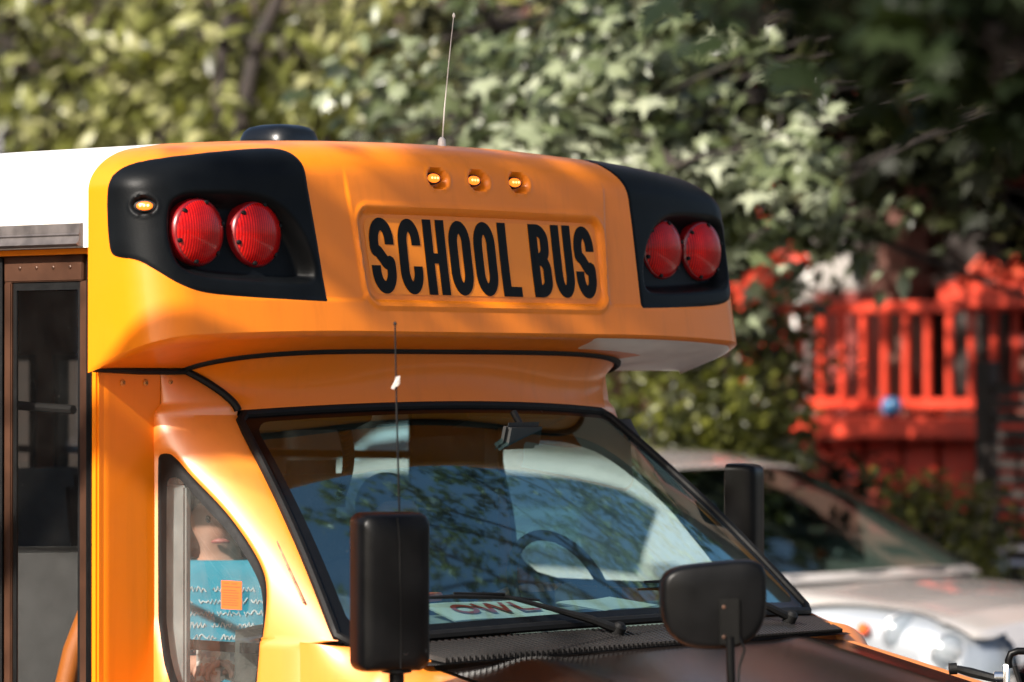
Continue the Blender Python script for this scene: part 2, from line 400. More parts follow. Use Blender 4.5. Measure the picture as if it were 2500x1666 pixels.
for sg in (-1, 1):
    keep = [f for f in hf if hv[f[0], 4] * sg > 0]; us = sorted({i for f in keep for i in f}); mp = {u: i for i, u in enumerate(us)}
    o = obj('lamp_hood', hv[us], [[mp[i] for i in f] for f in keep], 'black_plastic', bus, smooth=50)
def face_y(x, z):
    c = int(np.argmin(np.abs(G2[30, :, 0] - x))); return float(np.interp(z, G2[:73, c, 2], G2[:73, c, 1]))
# underside of the cap, sloping back to the bulkhead
gx = lambda x: .30 - .17 * max(0., 1 - (abs(x) / .845) ** 4) ** .5
crease = G2[0]; n_ = len(crease); rings = []
inner = []
for i, p in enumerate(crease):
    s_ = sb[i] / sb[-1]
    if abs(s_) < .80: x = s_ / .80 * .845; inner.append((x, gx(x)))
    else: x = math.copysign(.845 + (abs(s_) - .80) / .20 * (1.18 - .845), s_); inner.append((x, YB))
rows = []
for t in np.concatenate([[0, .02, .05, .09], np.linspace(.14, 1, 10)]):
    rows.append([(p[0] * (1 - t) + q[0] * t, p[1] * (1 - t) + q[1] * t, p[2] * (1 - t) + zu(q[1]) * t - .012 * min(1, t / .09) ** .6 * (1 - t)) for p, q in zip(crease, inner)])
lip = np.array(rows); lf = grid_faces(len(rows), n_)[:, ::-1]
ts = np.concatenate([[0, .02, .05, .09], np.linspace(.14, 1, 10)]); sn = sb
SV, TV = np.meshgrid(sn, ts)
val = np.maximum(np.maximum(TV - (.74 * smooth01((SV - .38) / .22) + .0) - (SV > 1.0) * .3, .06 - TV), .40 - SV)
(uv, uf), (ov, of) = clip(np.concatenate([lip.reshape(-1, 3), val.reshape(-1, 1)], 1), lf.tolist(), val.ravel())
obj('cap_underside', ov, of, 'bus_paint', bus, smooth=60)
up_ = obj('underside_panel', uv, uf, 'reflection_white', bus, smooth=60); up_['label'] = 'underside of the cap at the far corner, its bright reflection coloured off-white'
# rubber strip under the cap
xs = np.concatenate([-.845 * np.sin(np.linspace(math.pi / 2, 0, 50)), .845 * np.sin(np.linspace(0, math.pi / 2, 50))[1:]])
path = [(x, gx(x) - .004, zu(gx(x)) - .004 + .006) for x in xs]
MB().tube(path, .0115, 8).build('rubber_strip', 'rubber', bus)
MB().tube([(-1.165, YB - .004, 2.036), (-1.0, YB - .005, 2.030), (-.9, YB - .005, 2.030), (-.843, YB - .006, 2.030)], .009, 8).build('rubber_strip', 'rubber', bus)
# header panel over the windshield
wt = lambda a: (.735 * a, .125 + .09 * a * a, 1.938 - .022 * a * a)
hx = np.linspace(-1, 1, 81); rows = []
for t in np.linspace(0, 1, 16):
    r_ = []
    for a in hx:
        x0 = .845 * math.sin(a * math.pi / 2); y0 = gx(x0); p = (x0, y0 + .004, zu(y0) - .002); q = wt(a); q = (q[0], q[1] - .004, q[2] + .012)
        k = 1 - (1 - t) ** 1.7
        r_.append((p[0] + (q[0] - p[0]) * k, p[1] + (q[1] - p[1]) * k + .016 * math.sin(math.pi * t) * (1 - .4 * a * a), p[2] + (q[2] - p[2]) * t))
    rows.append(r_)
HEDGE = [r_[0] for r_ in rows]
header = obj('header_panel', np.array(rows).reshape(-1, 3), grid_faces(16, 81)[:, ::-1], 'bus_paint', bus, smooth=60)

# roof + side shell behind the cap
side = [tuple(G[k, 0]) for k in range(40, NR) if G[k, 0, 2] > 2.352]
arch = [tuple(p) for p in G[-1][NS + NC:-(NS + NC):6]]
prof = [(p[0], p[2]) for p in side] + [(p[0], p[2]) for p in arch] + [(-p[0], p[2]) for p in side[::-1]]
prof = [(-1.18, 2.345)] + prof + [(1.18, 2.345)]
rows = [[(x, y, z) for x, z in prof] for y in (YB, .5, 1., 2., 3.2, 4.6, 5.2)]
obj('roof_shell', np.array(rows).reshape(-1, 3), grid_faces(len(rows), len(prof)), 'sunblown_white', bus, smooth=60)
m = MB(); m.b2((-1.146, .302, .45), (-1.11, .328, 2.329)); m.build('corner_post', 'bus_paint', bus, bevel=.006)
m = MB(); m.b2((-1.18, 1.16, .45), (-1.15, 5.2, 2.345)); m.build('side_panel', 'bus_paint', bus, bevel=.004)
m = MB()
m.b2((1.15, 1.05, .45), (1.18, 5.2, 1.45)); m.b2((1.15, 1.05, 2.1), (1.18, 5.2, 2.345)); m.b2((1.15, .302, 2.036), (1.18, 1.05, 2.345))
for y in (1.05, 1.25, 2.15, 3.05, 3.95, 4.9): m.b2((1.15, y, 1.45), (1.18, y + (.2 if y < 1.1 else .10), 2.1))
m.build('side_wall', 'bus_paint', bus)
for y in (1.35, 2.25, 3.15, 4.05):
    f = MB(); y0, y1 = y + .0, y + .80
    f.b2((1.14, y0, 1.45), (1.19, y1, 1.475)); f.b2((1.14, y0, 2.075), (1.19, y1, 2.1)); f.b2((1.14, y0, 1.475), (1.19, y0 + .025, 2.075)); f.b2((1.14, y1 - .025, 1.475), (1.19, y1, 2.075)); f.b2((1.145, y0, 1.76), (1.185, y1, 1.785))
    w_ = f.build('window', 'black_gloss', bus); p_ = MB(); p_.b2((1.163, y0 + .02, 1.47), (1.167, y1 - .02, 2.08)); p_.build('pane', 'side_glass', w_)
m = MB(); m.b2((.84, .302, 2.0365), (1.149, 1.049, 2.050)); m.build('underside_panel', 'reflection_white', bus)
m = MB(); m.b2((-1.18, 5.2, .45), (1.18, 5.23, 2.6)); m.build('rear_wall', 'bus_paint', bus)
m = MB(); m.b2((-1.15, .34, .55), (1.15, 5.2, .60)); m.b2((-1.15, .34, 2.44), (1.15, 5.2, 2.47)); m.b2((-.78, .34, 2.04), (.78, .36, 2.44)); m.b2((-1.14, 1.17, .6), (-1.12, 5.2, 2.44)); m.build('interior_lining', 'headliner', bus)
# bulkhead (front-facing strip between body side and cab)
m = MB()
bx = np.linspace(-1.146, -.93, 16); rows = []
for z in np.linspace(.6, zu(YB) + .004, 16): rows.append([(x, YB + .012 * smooth01((-1.121 - x) / .025), z) for x in bx])
obj('bulkhead', np.array(rows).reshape(-1, 3), grid_faces(16, 16), 'bus_paint', bus)
m.b2((-.932, .3032, 1.90), (-.80, .315, 2.035)); m.build('joining_plate', 'bus_paint', bus)
m = MB(); m.b2((.90, 1.05, .6), (1.148, 1.075, 2.036)); m.build('bulkhead', 'bus_paint', bus)
def unit_screw(parent, c, ax, r, mat='screw'):
    m = MB(); m.lathe([(r, 0), (r, r * .35), (r * .7, r * .6), (0.0005, r * .65)], c, ax, 14); s = m.build('screw', mat, parent)
    a = Vector(ax); u = a.orthogonal().normalized(); q = MB(); cc = Vector(c) + a * r * .62
    for d in (u, a.cross(u)):
        q.tube([cc - d * r * .6, cc + d * r * .6], r * .10, 4)
    q.build('screw_slot', 'rubber', s)
# the plate joining cap and cab with its four screws
for x in (-1.062, -.982, -.902, -.826): unit_screw(bus, (x, YB - (.0005 if x < -.94 else .009), 2.0), (0, -1, 0), .0085)

# warning lamps
def warning_lamp(x, z, yoff=0):
    y = face_y(x, z) - .004 + yoff
    e = empty('warning_lamp', (x, y, z), parent=bus)
    m = MB(); m.lathe([(.088, .03), (.088, -.010), (.0855, -.020), (.080, -.024)], (0, 0, 0), (0, 1, 0), 48); m.build('lamp_rim', 'red_rim', e)
    pr = [(.0800 * math.sin(a), -.024 - .022 * (math.cos(a) - math.cos(1.2)) / (1 - math.cos(1.2))) for a in np.linspace(1.2, 0.02, 14)]
    pr = [(r / math.sin(1.2), h) for r, h in pr]
    m = MB(); m.lathe(pr, (0, 0, 0), (0, 1, 0), 56); m.build('lens', 'red_lens', e, smooth=60)
    for k in range(6):
        a = k * math.pi / 3 + .3; q = MB(); q.lathe([(.006, -.024), (.0055, -.031), (.001, -.0325)], (.0775 * math.cos(a), 0, .0775 * math.sin(a)), (0, 1, 0), 10); q.build('bolt', 'rubber', e)
for x, yo in ((-1.008, .0), (-.813, .008), (.813, .008), (1.008, .0)): warning_lamp(x, 2.383, yo)
# marker lamps
def marker(c, nrm_, r1, r2, parent=bus, w=.019, h=.0115):
    e = empty('marker_lamp', c, parent=parent); n = Vector(nrm_).normalized(); e.rotation_euler = n.to_track_quat('-Y', 'Z').to_euler()
    m = MB(); rg = []
    for k, (sx, d) in enumerate(((1.45, .004), (1.4, -.004), (1.15, -.0055))): rg.append([(w * sx * math.cos(a), d, h * sx * math.sin(a)) for a in np.linspace(0, 2 * math.pi, 24, endpoint=False)])
    m.loft(rg); m.build('lamp_bezel', 'rubber', e)
    rg = [[(w * s_ * math.cos(a), -.004 - .008 * d, h * s_ * math.sin(a)) for a in np.linspace(0, 2 * math.pi, 24, endpoint=False)] for s_, d in ((1.1, 0), (1, .6), (.7, .9), (.2, 1))]
    MB().loft(rg).build('lamp_lens', 'amber_lit', e)
    q = MB()
    for k in (-.5, 0, .5): q.lathe([(.0035, 0), (.003, -.0015), (.001, -.002)], (w * k, -.0115, 0), (0, 1, 0), 8)
    q.build('lamp_bulb', 'amber_hot', e)
for x in MARK: marker((x, face_y(x + .01, 2.549) - .006, 2.549), (-.15, -1, .1), 1, 1)
for sg in (-1, 1):
    i = int(np.argmin(np.abs(sb - sg * 1.175))); k = int(np.argmin(np.abs(Hh[:, i] - 2.452)))
    p = G2[k, i]; marker(tuple(p - nrm[k, i] * -.003), tuple(nrm[k, i]), 1, 1, w=.020, h=.0105)

# lettering
LH, LT = .202, .0340
def strip(pts, t):
    P = np.array(pts, float); T = np.gradient(P, axis=0); T /= np.linalg.norm(T, axis=1, keepdims=True); N = np.stack([-T[:, 1], T[:, 0]], 1)
    return np.stack([P + N * t / 2, P - N * t / 2], 1)
def cat(P, n=14, closed=False):
    P = np.array(P, float); out = []
    Q = np.vstack([2 * P[0] - P[1], P, 2 * P[-1] - P[-2]])
    for i in range(1, len(Q) - 2):
        for t in np.linspace(0, 1, n, endpoint=False):
            a, b, c, d = Q[i - 1:i + 3]; out.append(.5 * (2 * b + (c - a) * t + (2 * a - 5 * b + 4 * c - d) * t * t + (3 * b - a - 3 * c + d) * t ** 3))
    out.append(P[-1]); return out
def line(a, b, n=12): return [(a[0] + (b[0] - a[0]) * t, a[1] + (b[1] - a[1]) * t) for t in np.linspace(0, 1, n)]
def arc(cx, cy, rx, ry, a0, a1, n=20): return [(cx + rx * math.cos(R(a)), cy + ry * math.sin(R(a))) for a in np.linspace(a0, a1, n)]
def glyph(ch, w):
    a = (w - LT) / 2; b = (LH - LT) / 2; k = .045; st = []
    if ch == 'O':
        st.append(arc(0, b - k, a, k, 0, 180) + line((-a, b - k), (-a, -b + k))[1:-1] + arc(0, -b + k, a, k, 180, 360) + line((a, -b + k), (a, b - k))[1:] + [(a * math.cos(.05), b - k + k * math.sin(.05))])
    if ch == 'C':
        st.append(line((a, .030), (a, b - k), 6)[:-1] + arc(0, b - k, a, k, 0, 180) + line((-a, b - k), (-a, -b + k))[1:-1] + arc(0, -b + k, a, k, 180, 360) + line((a, -b + k), (a, -.026), 6)[1:])
    if ch == 'S':
        st.append(line((a, .030), (a, b - k), 6)[:-1] + arc(0, b - k, a, k, 0, 180) + cat([(-a, b - k - .002), (-a * .93, b - k - .022), (-a * .45, .008), (a * .45, -.020), (a * .93, -b + k + .022), (a, -b + k + .002)], 8)[1:] + arc(0, -b + k, a, k, 0, -180)[1:] + line((-a, -b + k), (-a, -.026), 6)[1:])
    if ch == 'U':
        st.append(line((-a, LH / 2), (-a, -b + k)) [:-1]+ arc(0, -b + k, a, k, 180, 360) + line((a, -b + k), (a, LH / 2))[1:])
    if ch == 'H':
        st += [line((-a, -LH / 2), (-a, LH / 2)), line((a, -LH / 2), (a, LH / 2)), ('h', -a, a, -.003)]
    if ch == 'L': st += [line((-a, -LH / 2), (-a, LH / 2)), ('h', -a, w / 2, -LH / 2 + .0135)]
    if ch == 'B':
        st += [line((-a, -LH / 2), (-a, LH / 2))]
        for z0, z1, aa in ((.004, b, a * .93), (-b, .004, a)):
            cz, hz = (z0 + z1) / 2, (z1 - z0) / 2; kk = min(hz, .030)
            st.append(line((-a, z1), (aa - kk, z1), 5)[:-1] + arc(aa - kk, z1 - kk, kk, kk, 90, 0, 10) + line((aa, z1 - kk), (aa, z0 + kk), 5)[1:-1] + arc(aa - kk, z0 + kk, kk, kk, 0, -90, 10) + line((aa - kk, z0), (-a, z0), 5)[1:])
    return st
gxs, gzs = np.linspace(-.462, .462, 140), np.linspace(2.232, 2.438, 40); sv_ = []
GX, GZ = np.meshgrid(gxs, gzs); sds = sd_rbox(GX / (1 - .10 * (2.44 - GZ)), GZ, 0, 2.335, .462, .1015, .03)
for z in gzs:
    for x in gxs: sv_.append((x, face_y(x, z) - .0010, z))
(a1, f1), _ = clip(np.concatenate([np.array(sv_), sds.reshape(-1, 1)], 1), grid_faces(40, 140).tolist(), sds.ravel())
obj('sign_sheet', a1, f1, 'sign_yellow', bus, smooth=60)
WORD = [('S', -.446, -.354), ('C', -.337, -.251), ('H', -.236, -.152), ('O', -.139, -.053), ('O', -.040, .046), ('L', .061, .137), ('B', .188, .268), ('U', .281, .363), ('S', .372, .456)]
for ch, xa, xb in WORD:
    w = xb - xa; m = MB(); lay = 0
    for st in glyph(ch, w):
        if isinstance(st, tuple): q = strip(line((st[1], st[3]), (st[2], st[3]), 10), .027)
        else: q = strip(st, LT)
        vs_ = []
        for pr in q:
            for p in pr:
                x = (xa + xb) / 2 + p[0]; z = 2.336 + p[1]; vs_.append((x, face_y(x, z) - .0022 - .0002 * lay, z))
        lay += 1
        m.add(vs_, [(2 * i, 2 * i + 1, 2 * i + 3, 2 * i + 2) for i in range(len(q) - 1)])
    m.build('sign_letter', 'decal', bus, smooth=None)

# roof vent and antennas
e = empty('roof_vent', (-.17, .63, 2.652), parent=bus); rg = []
for s_, h in ((1.02, -.03), (1.0, .012), (1.0, .018), (.97, .030), (.90, .046), (.76, .058), (.5, .065), (.2, .067)):
    rg.append([(.092 * s_ * math.copysign(abs(math.cos(a)) ** .6, math.cos(a)), .100 * s_ * math.copysign(abs(math.sin(a)) ** .6, math.sin(a)), h) for a in np.linspace(0, 2 * math.pi, 48, endpoint=False)])
MB().loft(rg).build('vent_dome', 'vent_black', e, smooth=50)
m = MB(); m.tube([(.098 * math.copysign(abs(math.cos(a)) ** .6, math.cos(a)), .108 * math.copysign(abs(math.sin(a)) ** .6, math.sin(a)), .004) for a in np.linspace(0, 2 * math.pi, 49)], .007, 6, False); m.build('vent_flange', 'vent_black', e)
m = MB(); m.tube([(-.014, .156, 2.64), (-.010, .150, 2.75), (.000, .14, 2.90), (.006, .13, 3.006)], [.0021, .0018, .0014, .0012], 6); m.lathe([(.012, 2.645), (.010, 2.665), (.004, 2.672)], (-.014, .156, 0), (0, 0, 1), 12); m.lathe([(.003, 3.0), (.004, 3.006), (.001, 3.012)], (.006, .13, 0), (0, 0, 1), 8); m.build('roof_antenna', 'white_wire', bus)
m = MB(); m.tube([(-1.095, -.72, 1.20), (-1.099, -.717, 1.688), (-1.105, -.713, 1.95), (-1.109, -.712, 2.138)], [.0035, .0028, .0024, .002], 6); m.lathe([(.001, 2.136), (.0042, 2.139), (.0042, 2.143), (.001, 2.147)], (-1.109, -.712, 0), (0, 0, 1), 10); m.lathe([(.016, 1.19), (.014, 1.22), (.006, 1.24)], (-1.095, -.72, 0), (0, 0, 1), 12); ant = m.build('whip_antenna', 'rubber', bus)
m = MB(); m.add([(-1.111, -.716, 2.014), (-1.102, -.722, 2.017), (-1.102, -.721, 1.998), (-1.107, -.719, 1.992), (-1.117, -.714, 1.984), (-1.122, -.711, 1.987), (-1.114, -.714, 2.001)], [tuple(range(7))]); fl = m.build('tape_flag', 'tape', ant, smooth=None)
m = MB(); m.add([(-1.114, -.7165, 1.989), (-1.110, -.7185, 1.992), (-1.108, -.7195, 1.987), (-1.116, -.716, 1.984)], [(0, 1, 2, 3)]); m.build('tape_mark', 'rubber', fl, smooth=None)
# rain gutter, door
gz = 2.378; m = MB()
pr = [(-1.181, -.030), (-1.196, -.030), (-1.205, -.024), (-1.197, -.018), (-1.193, -.004), (-1.197, .000), (-1.193, .004), (-1.191, .028), (-1.181, .030)]
m.loft([[(x, y, gz + z) for x, z in pr] for y in (.318, 1.3)]); m.build('rain_gutter', 'aluminium', bus)
m = MB(); m.b2((-1.160, .304, 2.330), (-1.10, 1.16, 2.3445)); m.build('door_sill', 'bus_paint', bus)
door = empty('entry_door', (.034, -.010, 0), parent=bus)
m = MB(); m.b2((-1.172, .378, 2.262), (-1.148, 1.15, 2.330)); m.b2((-1.170, .362, .55), (-1.146, .392, 2.262)); m.b2((-1.172, .655, .55), (-1.144, .745, 2.262)); m.b2((-1.170, 1.10, .55), (-1.146, 1.15, 2.262)); m.b2((-1.17, .392, .55), (-1.15, 1.1, .62)); m.build('door_frame', 'bronze', door, bevel=.003)
m = MB(); m.b2((-1.178, .680, .55), (-1.1725, .722, 2.329)); m.build('door_seal', 'rubber', door, bevel=.003)
m = MB(); m.b2((-1.174, .342, .55), (-1.155, .361, 2.329)); 
for yy in (.347, .352, .357): m.b2((-1.1765, yy - .001, .55), (-1.174, yy + .001, 2.325))
m.build('door_seal', 'rubber', door)
for a, b in ((.392, .655), (.745, 1.10)): m = MB(); m.b2((-1.160, a, .62), (-1.156, b, 2.262)); m.build('door_pane', 'door_glass', door)
m = MB(); m.b2((-1.164, .392, 2.24), (-1.1605, .655, 2.262)); m.b2((-1.164, .392, .62), (-1.1605, .404, 2.24)); m.b2((-1.164, .642, .62), (-1.1605, .655, 2.24)); m.build('pane_gasket', 'rubber', door)
for y in (.425, .49, .555, .62): unit_screw(door, (-1.172, y, 2.298), (-1, 0, 0), .005, 'bronze')
for z in (2.30, 2.20, 2.10): unit_screw(bus, (-1.1465, .316, z), (-1, 0, 0), .0035, 'bus_paint')

pt = lambda px, py, d: CAM + (Vector((math.sin(YAW), math.cos(YAW), 0)) + Vector((math.cos(YAW), -math.sin(YAW), 0)) * (px - 1176.5) / 9322 + Vector((0, 0, 1)) * (880 - py) / 9322) * d
# ------------------------------------------------------------------ cab
EB = lambda z: (1.916 - z) / .561
def edge_pt(z):
    b = EB(z)
    return (-.735 - .215 * b, .215 - .585 * b)
rows = []; zs = np.concatenate([np.linspace(.7, 1.30, 14)[:-1], np.linspace(1.30, 1.916, 62), np.linspace(1.92, 2.036, 22)])
for z in zs:
    zc = min(z, 1.916); ex, ey = edge_pt(max(zc, 1.36))
    k = smooth01(max(0, (1.37 - z)) / .02)
    xr = -.955
    if z > 1.916:
        t = float(smooth01((z - 1.916) / .035)); hz = np.array(HEDGE)[::-1]; ex = ex + (np.interp(z, hz[:, 2], hz[:, 0]) + .006 - ex) * t; ey = ey + (np.interp(z, hz[:, 2], hz[:, 1]) + .002 - ey) * t; xr = xr + (-.93 - xr) * t
    if z < 1.36: ey += (-.27 - ey) * smooth01((1.37 - z) / .03); ex = -.968 + (ex + .968) * (1 - smooth01((1.37 - z) / .03))
    L = .30 - ey; dx = ex - xr
    bl_ = min(1., L / .25) * (1 - float(smooth01((z - 1.916) / .035))); P0 = (xr + .004, .302); P1 = (xr - .018 * bl_, .302 - .5 * L); P2 = (ex - .42 * dx - .035 * bl_, ey + .10 * L); P3 = (ex, ey); r_ = []
    for t in np.linspace(0, 1, 90):
        u = 1 - t; r_.append((u**3 * P0[0] + 3 * u * u * t * P1[0] + 3 * u * t * t * P2[0] + t**3 * P3[0], u**3 * P0[1] + 3 * u * u * t * P1[1] + 3 * u * t * t * P2[1] + t**3 * P3[1], z))
    rows.append(r_)
CS = np.array(rows); ncs = CS.shape
QO = chaikin([(0.294, 1.8), (0.285, 1.815), (0.257, 1.819), (0.236, 1.811), (0.173, 1.754), (0.076, 1.679), (-0.013, 1.6), (-0.081, 1.531), (-0.108, 1.481), (-0.118, 1.42), (-0.114, 1.349), (-0.101, 1.246), (-.09, 1.15), (.29, 1.15)], 2)
QI = chaikin([(0.262, 1.738), (0.253, 1.753), (0.232, 1.758), (0.208, 1.749), (0.145, 1.692), (0.076, 1.641), (0.014, 1.59), (-0.047, 1.53), (-0.087, 1.48), (-0.106, 1.419), (-0.109, 1.349), (-0.092, 1.245), (-.082, 1.17), (.262, 1.17)], 2)
DO = chaikin([(.76, 1.40), (.76, 1.66), (.76, 1.85), (.60, 1.855), (.42, 1.845), (.28, 1.79), (.10, 1.63), (-.06, 1.47), (-.10, 1.40), (.3, 1.40)], 2)
DI = chaikin([(.735, 1.42), (.735, 1.66), (.735, 1.828), (.60, 1.832), (.43, 1.822), (.29, 1.77), (.12, 1.615), (-.03, 1.47), (-.06, 1.42), (.3, 1.42)], 2)
for sg in (1, -1):
    if sg == 1: CG = CS
    else:
        ext = np.stack([np.stack([CS[:, 0, 0] - .0, np.full(ncs[0], y), CS[:, 0, 2]], 1) for y in np.linspace(1.05, .31, 40)], 1); CG = np.concatenate([ext, CS], 1)
    A = CG.reshape(-1, 3).copy(); po, pi_ = (QO, QI) if sg == 1 else (DO, DI)
    sdo = sd_poly(A[:, 1], A[:, 2], po); sdi = sd_poly(A[:, 1], A[:, 2], pi_)
    if sg == -1: A[:, 0] += .085 * smooth01((A[:, 2] - 1.50) / .40) * smooth01((A[:, 1] - .10) / .16)
    # flange pressed round the window
    A[:, 0] += .012 * smooth01((.014 - sdo) / .022)
    E_ = np.concatenate([A, sdo[:, None], sdi[:, None]], 1)
    fc = grid_faces(CG.shape[0], CG.shape[1]); fc = fc[:, ::-1].tolist() if sg == 1 else fc.tolist()
    (wv, wf), (sv, sf) = clip(E_, fc, sdo)
    (gv, gf), (bv, bf) = clip(wv, wf, wv[:, 4])
    if sg == -1:
        for a_ in (sv, gv, bv): a_[:, 0] *= -1
    obj('cab_side', sv, sf, 'cab_paint', bus, smooth=35)
    w_ = obj('quarter_window', bv, bf, 'rubber', bus) if sg == 1 else obj('door_window_frame', bv, bf, 'rubber', bus)
    obj('pane', gv, gf, 'quarter_glass' if sg == 1 else 'side_glass', w_)
m = MB(); m.b2((-.915, .222, 1.0), (-.89, .298, 1.735)); m.build('inner_pillar', 'grey_trim', bus, bevel=.006)
# seams in the cab sheet metal
m = MB(); m.tube([(e_[0] - .030, e_[1] + .030, z) for z in np.linspace(1.86, 1.45, 20) for e_ in [edge_pt(z)]] , .003, 5); m.build('pillar_seam', 'sealant', bus)
m = MB(); m.tube([(p[0] - .004, p[1] - .004, p[2]) for p in HEDGE], .0105, 8); m.build('corner_sealant', 'rubber', bus)
m = MB(); m.tube([(-.79, .252, 1.925), (-.772, .235, 1.905), (-.765, .205, 1.87), (-.775, .16, 1.83)], [.016, .014, .010, .004], 8); m.build('corner_sealant', 'sealant', bus)

# windshield
def ws(a, b):
    T = wt(a); B_ = (.95 * a, -.525 + .155 * a * a, 1.378 - .023 * a * a); k = .035 * math.sin(math.pi * b) * (1 - .5 * a * a)
    return (T[0] + (B_[0] - T[0]) * b, T[1] + (B_[1] - T[1]) * b - .7 * k, T[2] + (B_[2] - T[2]) * b + .7 * k)
av = np.linspace(-1, 1, 90); bv_ = np.linspace(0, 1, 40)
WS = np.array([[ws(a, b) for a in av] for b in bv_]); wf_ = grid_faces(40, 90)[:, ::-1]
AA, BB = np.meshgrid(av, bv_); sdw = sd_rbox(AA * .84, BB * .82, 0, .41, .80, .375, .05)
E_ = np.concatenate([WS.reshape(-1, 3), sdw.reshape(-1, 1)], 1)
(gv, gf), (bv, bf) = clip(E_, wf_.tolist(), E_[:, 3])
wso = obj('windshield', gv, gf, 'windshield', bus, smooth=80)
obj('black_border', bv, bf, 'black_gloss', wso, smooth=80)
ringp = [ws(a, 0) for a in np.linspace(-.97, .97, 40)] + [ws(1, b) for b in np.linspace(.03, .97, 30)] + [ws(a, 1) for a in np.linspace(.97, -.97, 40)] + [ws(-1, b) for b in np.linspace(.97, .03, 30)]
MB().tube(ringp + [ringp[0]], .013, 8, False).build('rubber_seal', 'rubber', wso)
# cowl, hood, fenders
cw = lambda a: (.95 * a, -.535 + .155 * a * a, 1.366 - .020 * a * a)
hd = lambda a: (.86 * a, -.68 + .10 * a * a, 1.332 - .012 * a * a)
rows = [[tuple(cw(a)[i] * (1 - t) + hd(a)[i] * t - (.016 if i == 2 else 0) for i in range(3)) for a in np.linspace(-1, 1, 50)] for t in np.linspace(0, 1, 6)]
obj('cowl_tray', np.array(rows).reshape(-1, 3), grid_faces(6, 50)[:, ::-1], 'rubber', bus)
m = MB()
for a in np.linspace(-.93, .93, 92):
    pts = []
    for t in np.linspace(0.04, 1, 7):
        aa = a + .045 * (1 - t) ** 2; p = [cw(aa)[i] * (1 - t) + hd(aa)[i] * t for i in range(3)]; pts.append((p[0], p[1], p[2] + .004 * math.sin(math.pi * t)))
    w_ = .0036; k0 = len(m.v); vs_ = []
    for p in pts: vs_ += [(p[0] - w_, p[1], p[2]), (p[0] + w_, p[1], p[2]), (p[0] + w_, p[1], p[2] - .012), (p[0] - w_, p[1], p[2] - .012)]
    fs = []
    for i in range(len(pts) - 1):
        for j in range(4): fs.append((4 * i + j, 4 * i + (j + 1) % 4, 4 * i + 4 + (j + 1) % 4, 4 * i + 4 + j))
    m.add(vs_, fs)
tag(m.build('cowl_grille', 'slat_black', bus, smooth=None), 'black cowl grille of fine curved slats under the windshield', kind='stuff')
def hoodz(x, y):
    d = (-.60 - y); return 1.335 - .215 * d - .09 * max(0, d - .5) ** 2 - .045 * (x / .8) ** 2 + .010 * math.exp(-((abs(x) - .55) / .10) ** 2)
hy = lambda x, t: (-.68 + .10 * (x / .86) ** 2) + (-1.62 + .18 * (x / .86) ** 2 - (-.68 + .10 * (x / .86) ** 2)) * t
rows = []
for t in np.linspace(0, 1, 40): rows.append([(x, hy(x, t), hoodz(x, hy(x, t))) for x in np.linspace(-.80, .80, 70)])
obj('hood', np.array(rows).reshape(-1, 3), grid_faces(40, 70)[:, ::-1], 'matte_hood', bus, smooth=60)
for sg in (-1, 1):
    rows = []
    for y in np.linspace(-.262, -1.62, 50):
        r_ = []
        ztop = hoodz(.81, min(y, -.56)) - .004
        if y > -.56: ztop = 1.335 + .02 * smooth01((y + .56) / .3)
        xi = .812 if y < -.56 else .812 + .17 * smooth01((y + .56) / .25)
        xo = .972 + .05 * math.exp(-((y + .9) / .45) ** 2)
        for t in np.linspace(0, 1, 30):
            if t < .45: u = t / .45; a_ = u * math.pi / 2; x = xi + (xo - xi) * math.sin(a_); z = ztop - .10 * (1 - math.cos(a_))
            else: u = (t - .45) / .55; x = xo; z = ztop - .10 - u * .55
            r_.append((sg * x, y, z))
        rows.append(r_)
    fc = grid_faces(50, 30); obj('fender', np.array(rows).reshape(-1, 3), fc if sg > 0 else fc[:, ::-1], 'cab_paint', bus, smooth=60)
m = MB(); m.b2((-.99, -1.66, .55), (.99, -1.60, 1.03)); m.build('front_panel', 'cab_paint', bus, bevel=.02)
m = MB()
for k in range(5): m.b2((-.5, -1.69, .68 + k * .065), (.5, -1.661, .715 + k * .065))
m.build('front_grille', 'black_plastic', bus)
m = MB(); m.b2((-1.02, -1.78, .42), (1.02, -1.64, .62)); m.build('bumper', 'rubber', bus, bevel=.03)
for sx in (-1, 1):
    for y in (-1.0, 3.6):
        w_ = empty('wheel', (sx * .92, y, .39), parent=bus)
        MB().lathe([(.22, -.11), (.36, -.11), (.39, -.07), (.39, .07), (.36, .11), (.22, .11)], (0, 0, 0), (1, 0, 0), 36).build('tyre', 'tyre', w_)
        MB().lathe([(.02, .06 * sx), (.06, .06 * sx), (.10, .03 * sx), (.2, .02 * sx), (.225, .09 * sx), (.225, -.09 * sx)], (0, 0, 0), (1, 0, 0), 28).build('rim', 'aluminium', w_)
m = MB(); m.b2((-1.0, -1.6, .35), (1.0, 5.1, .5)); m.build('chassis', 'rubber', bus)
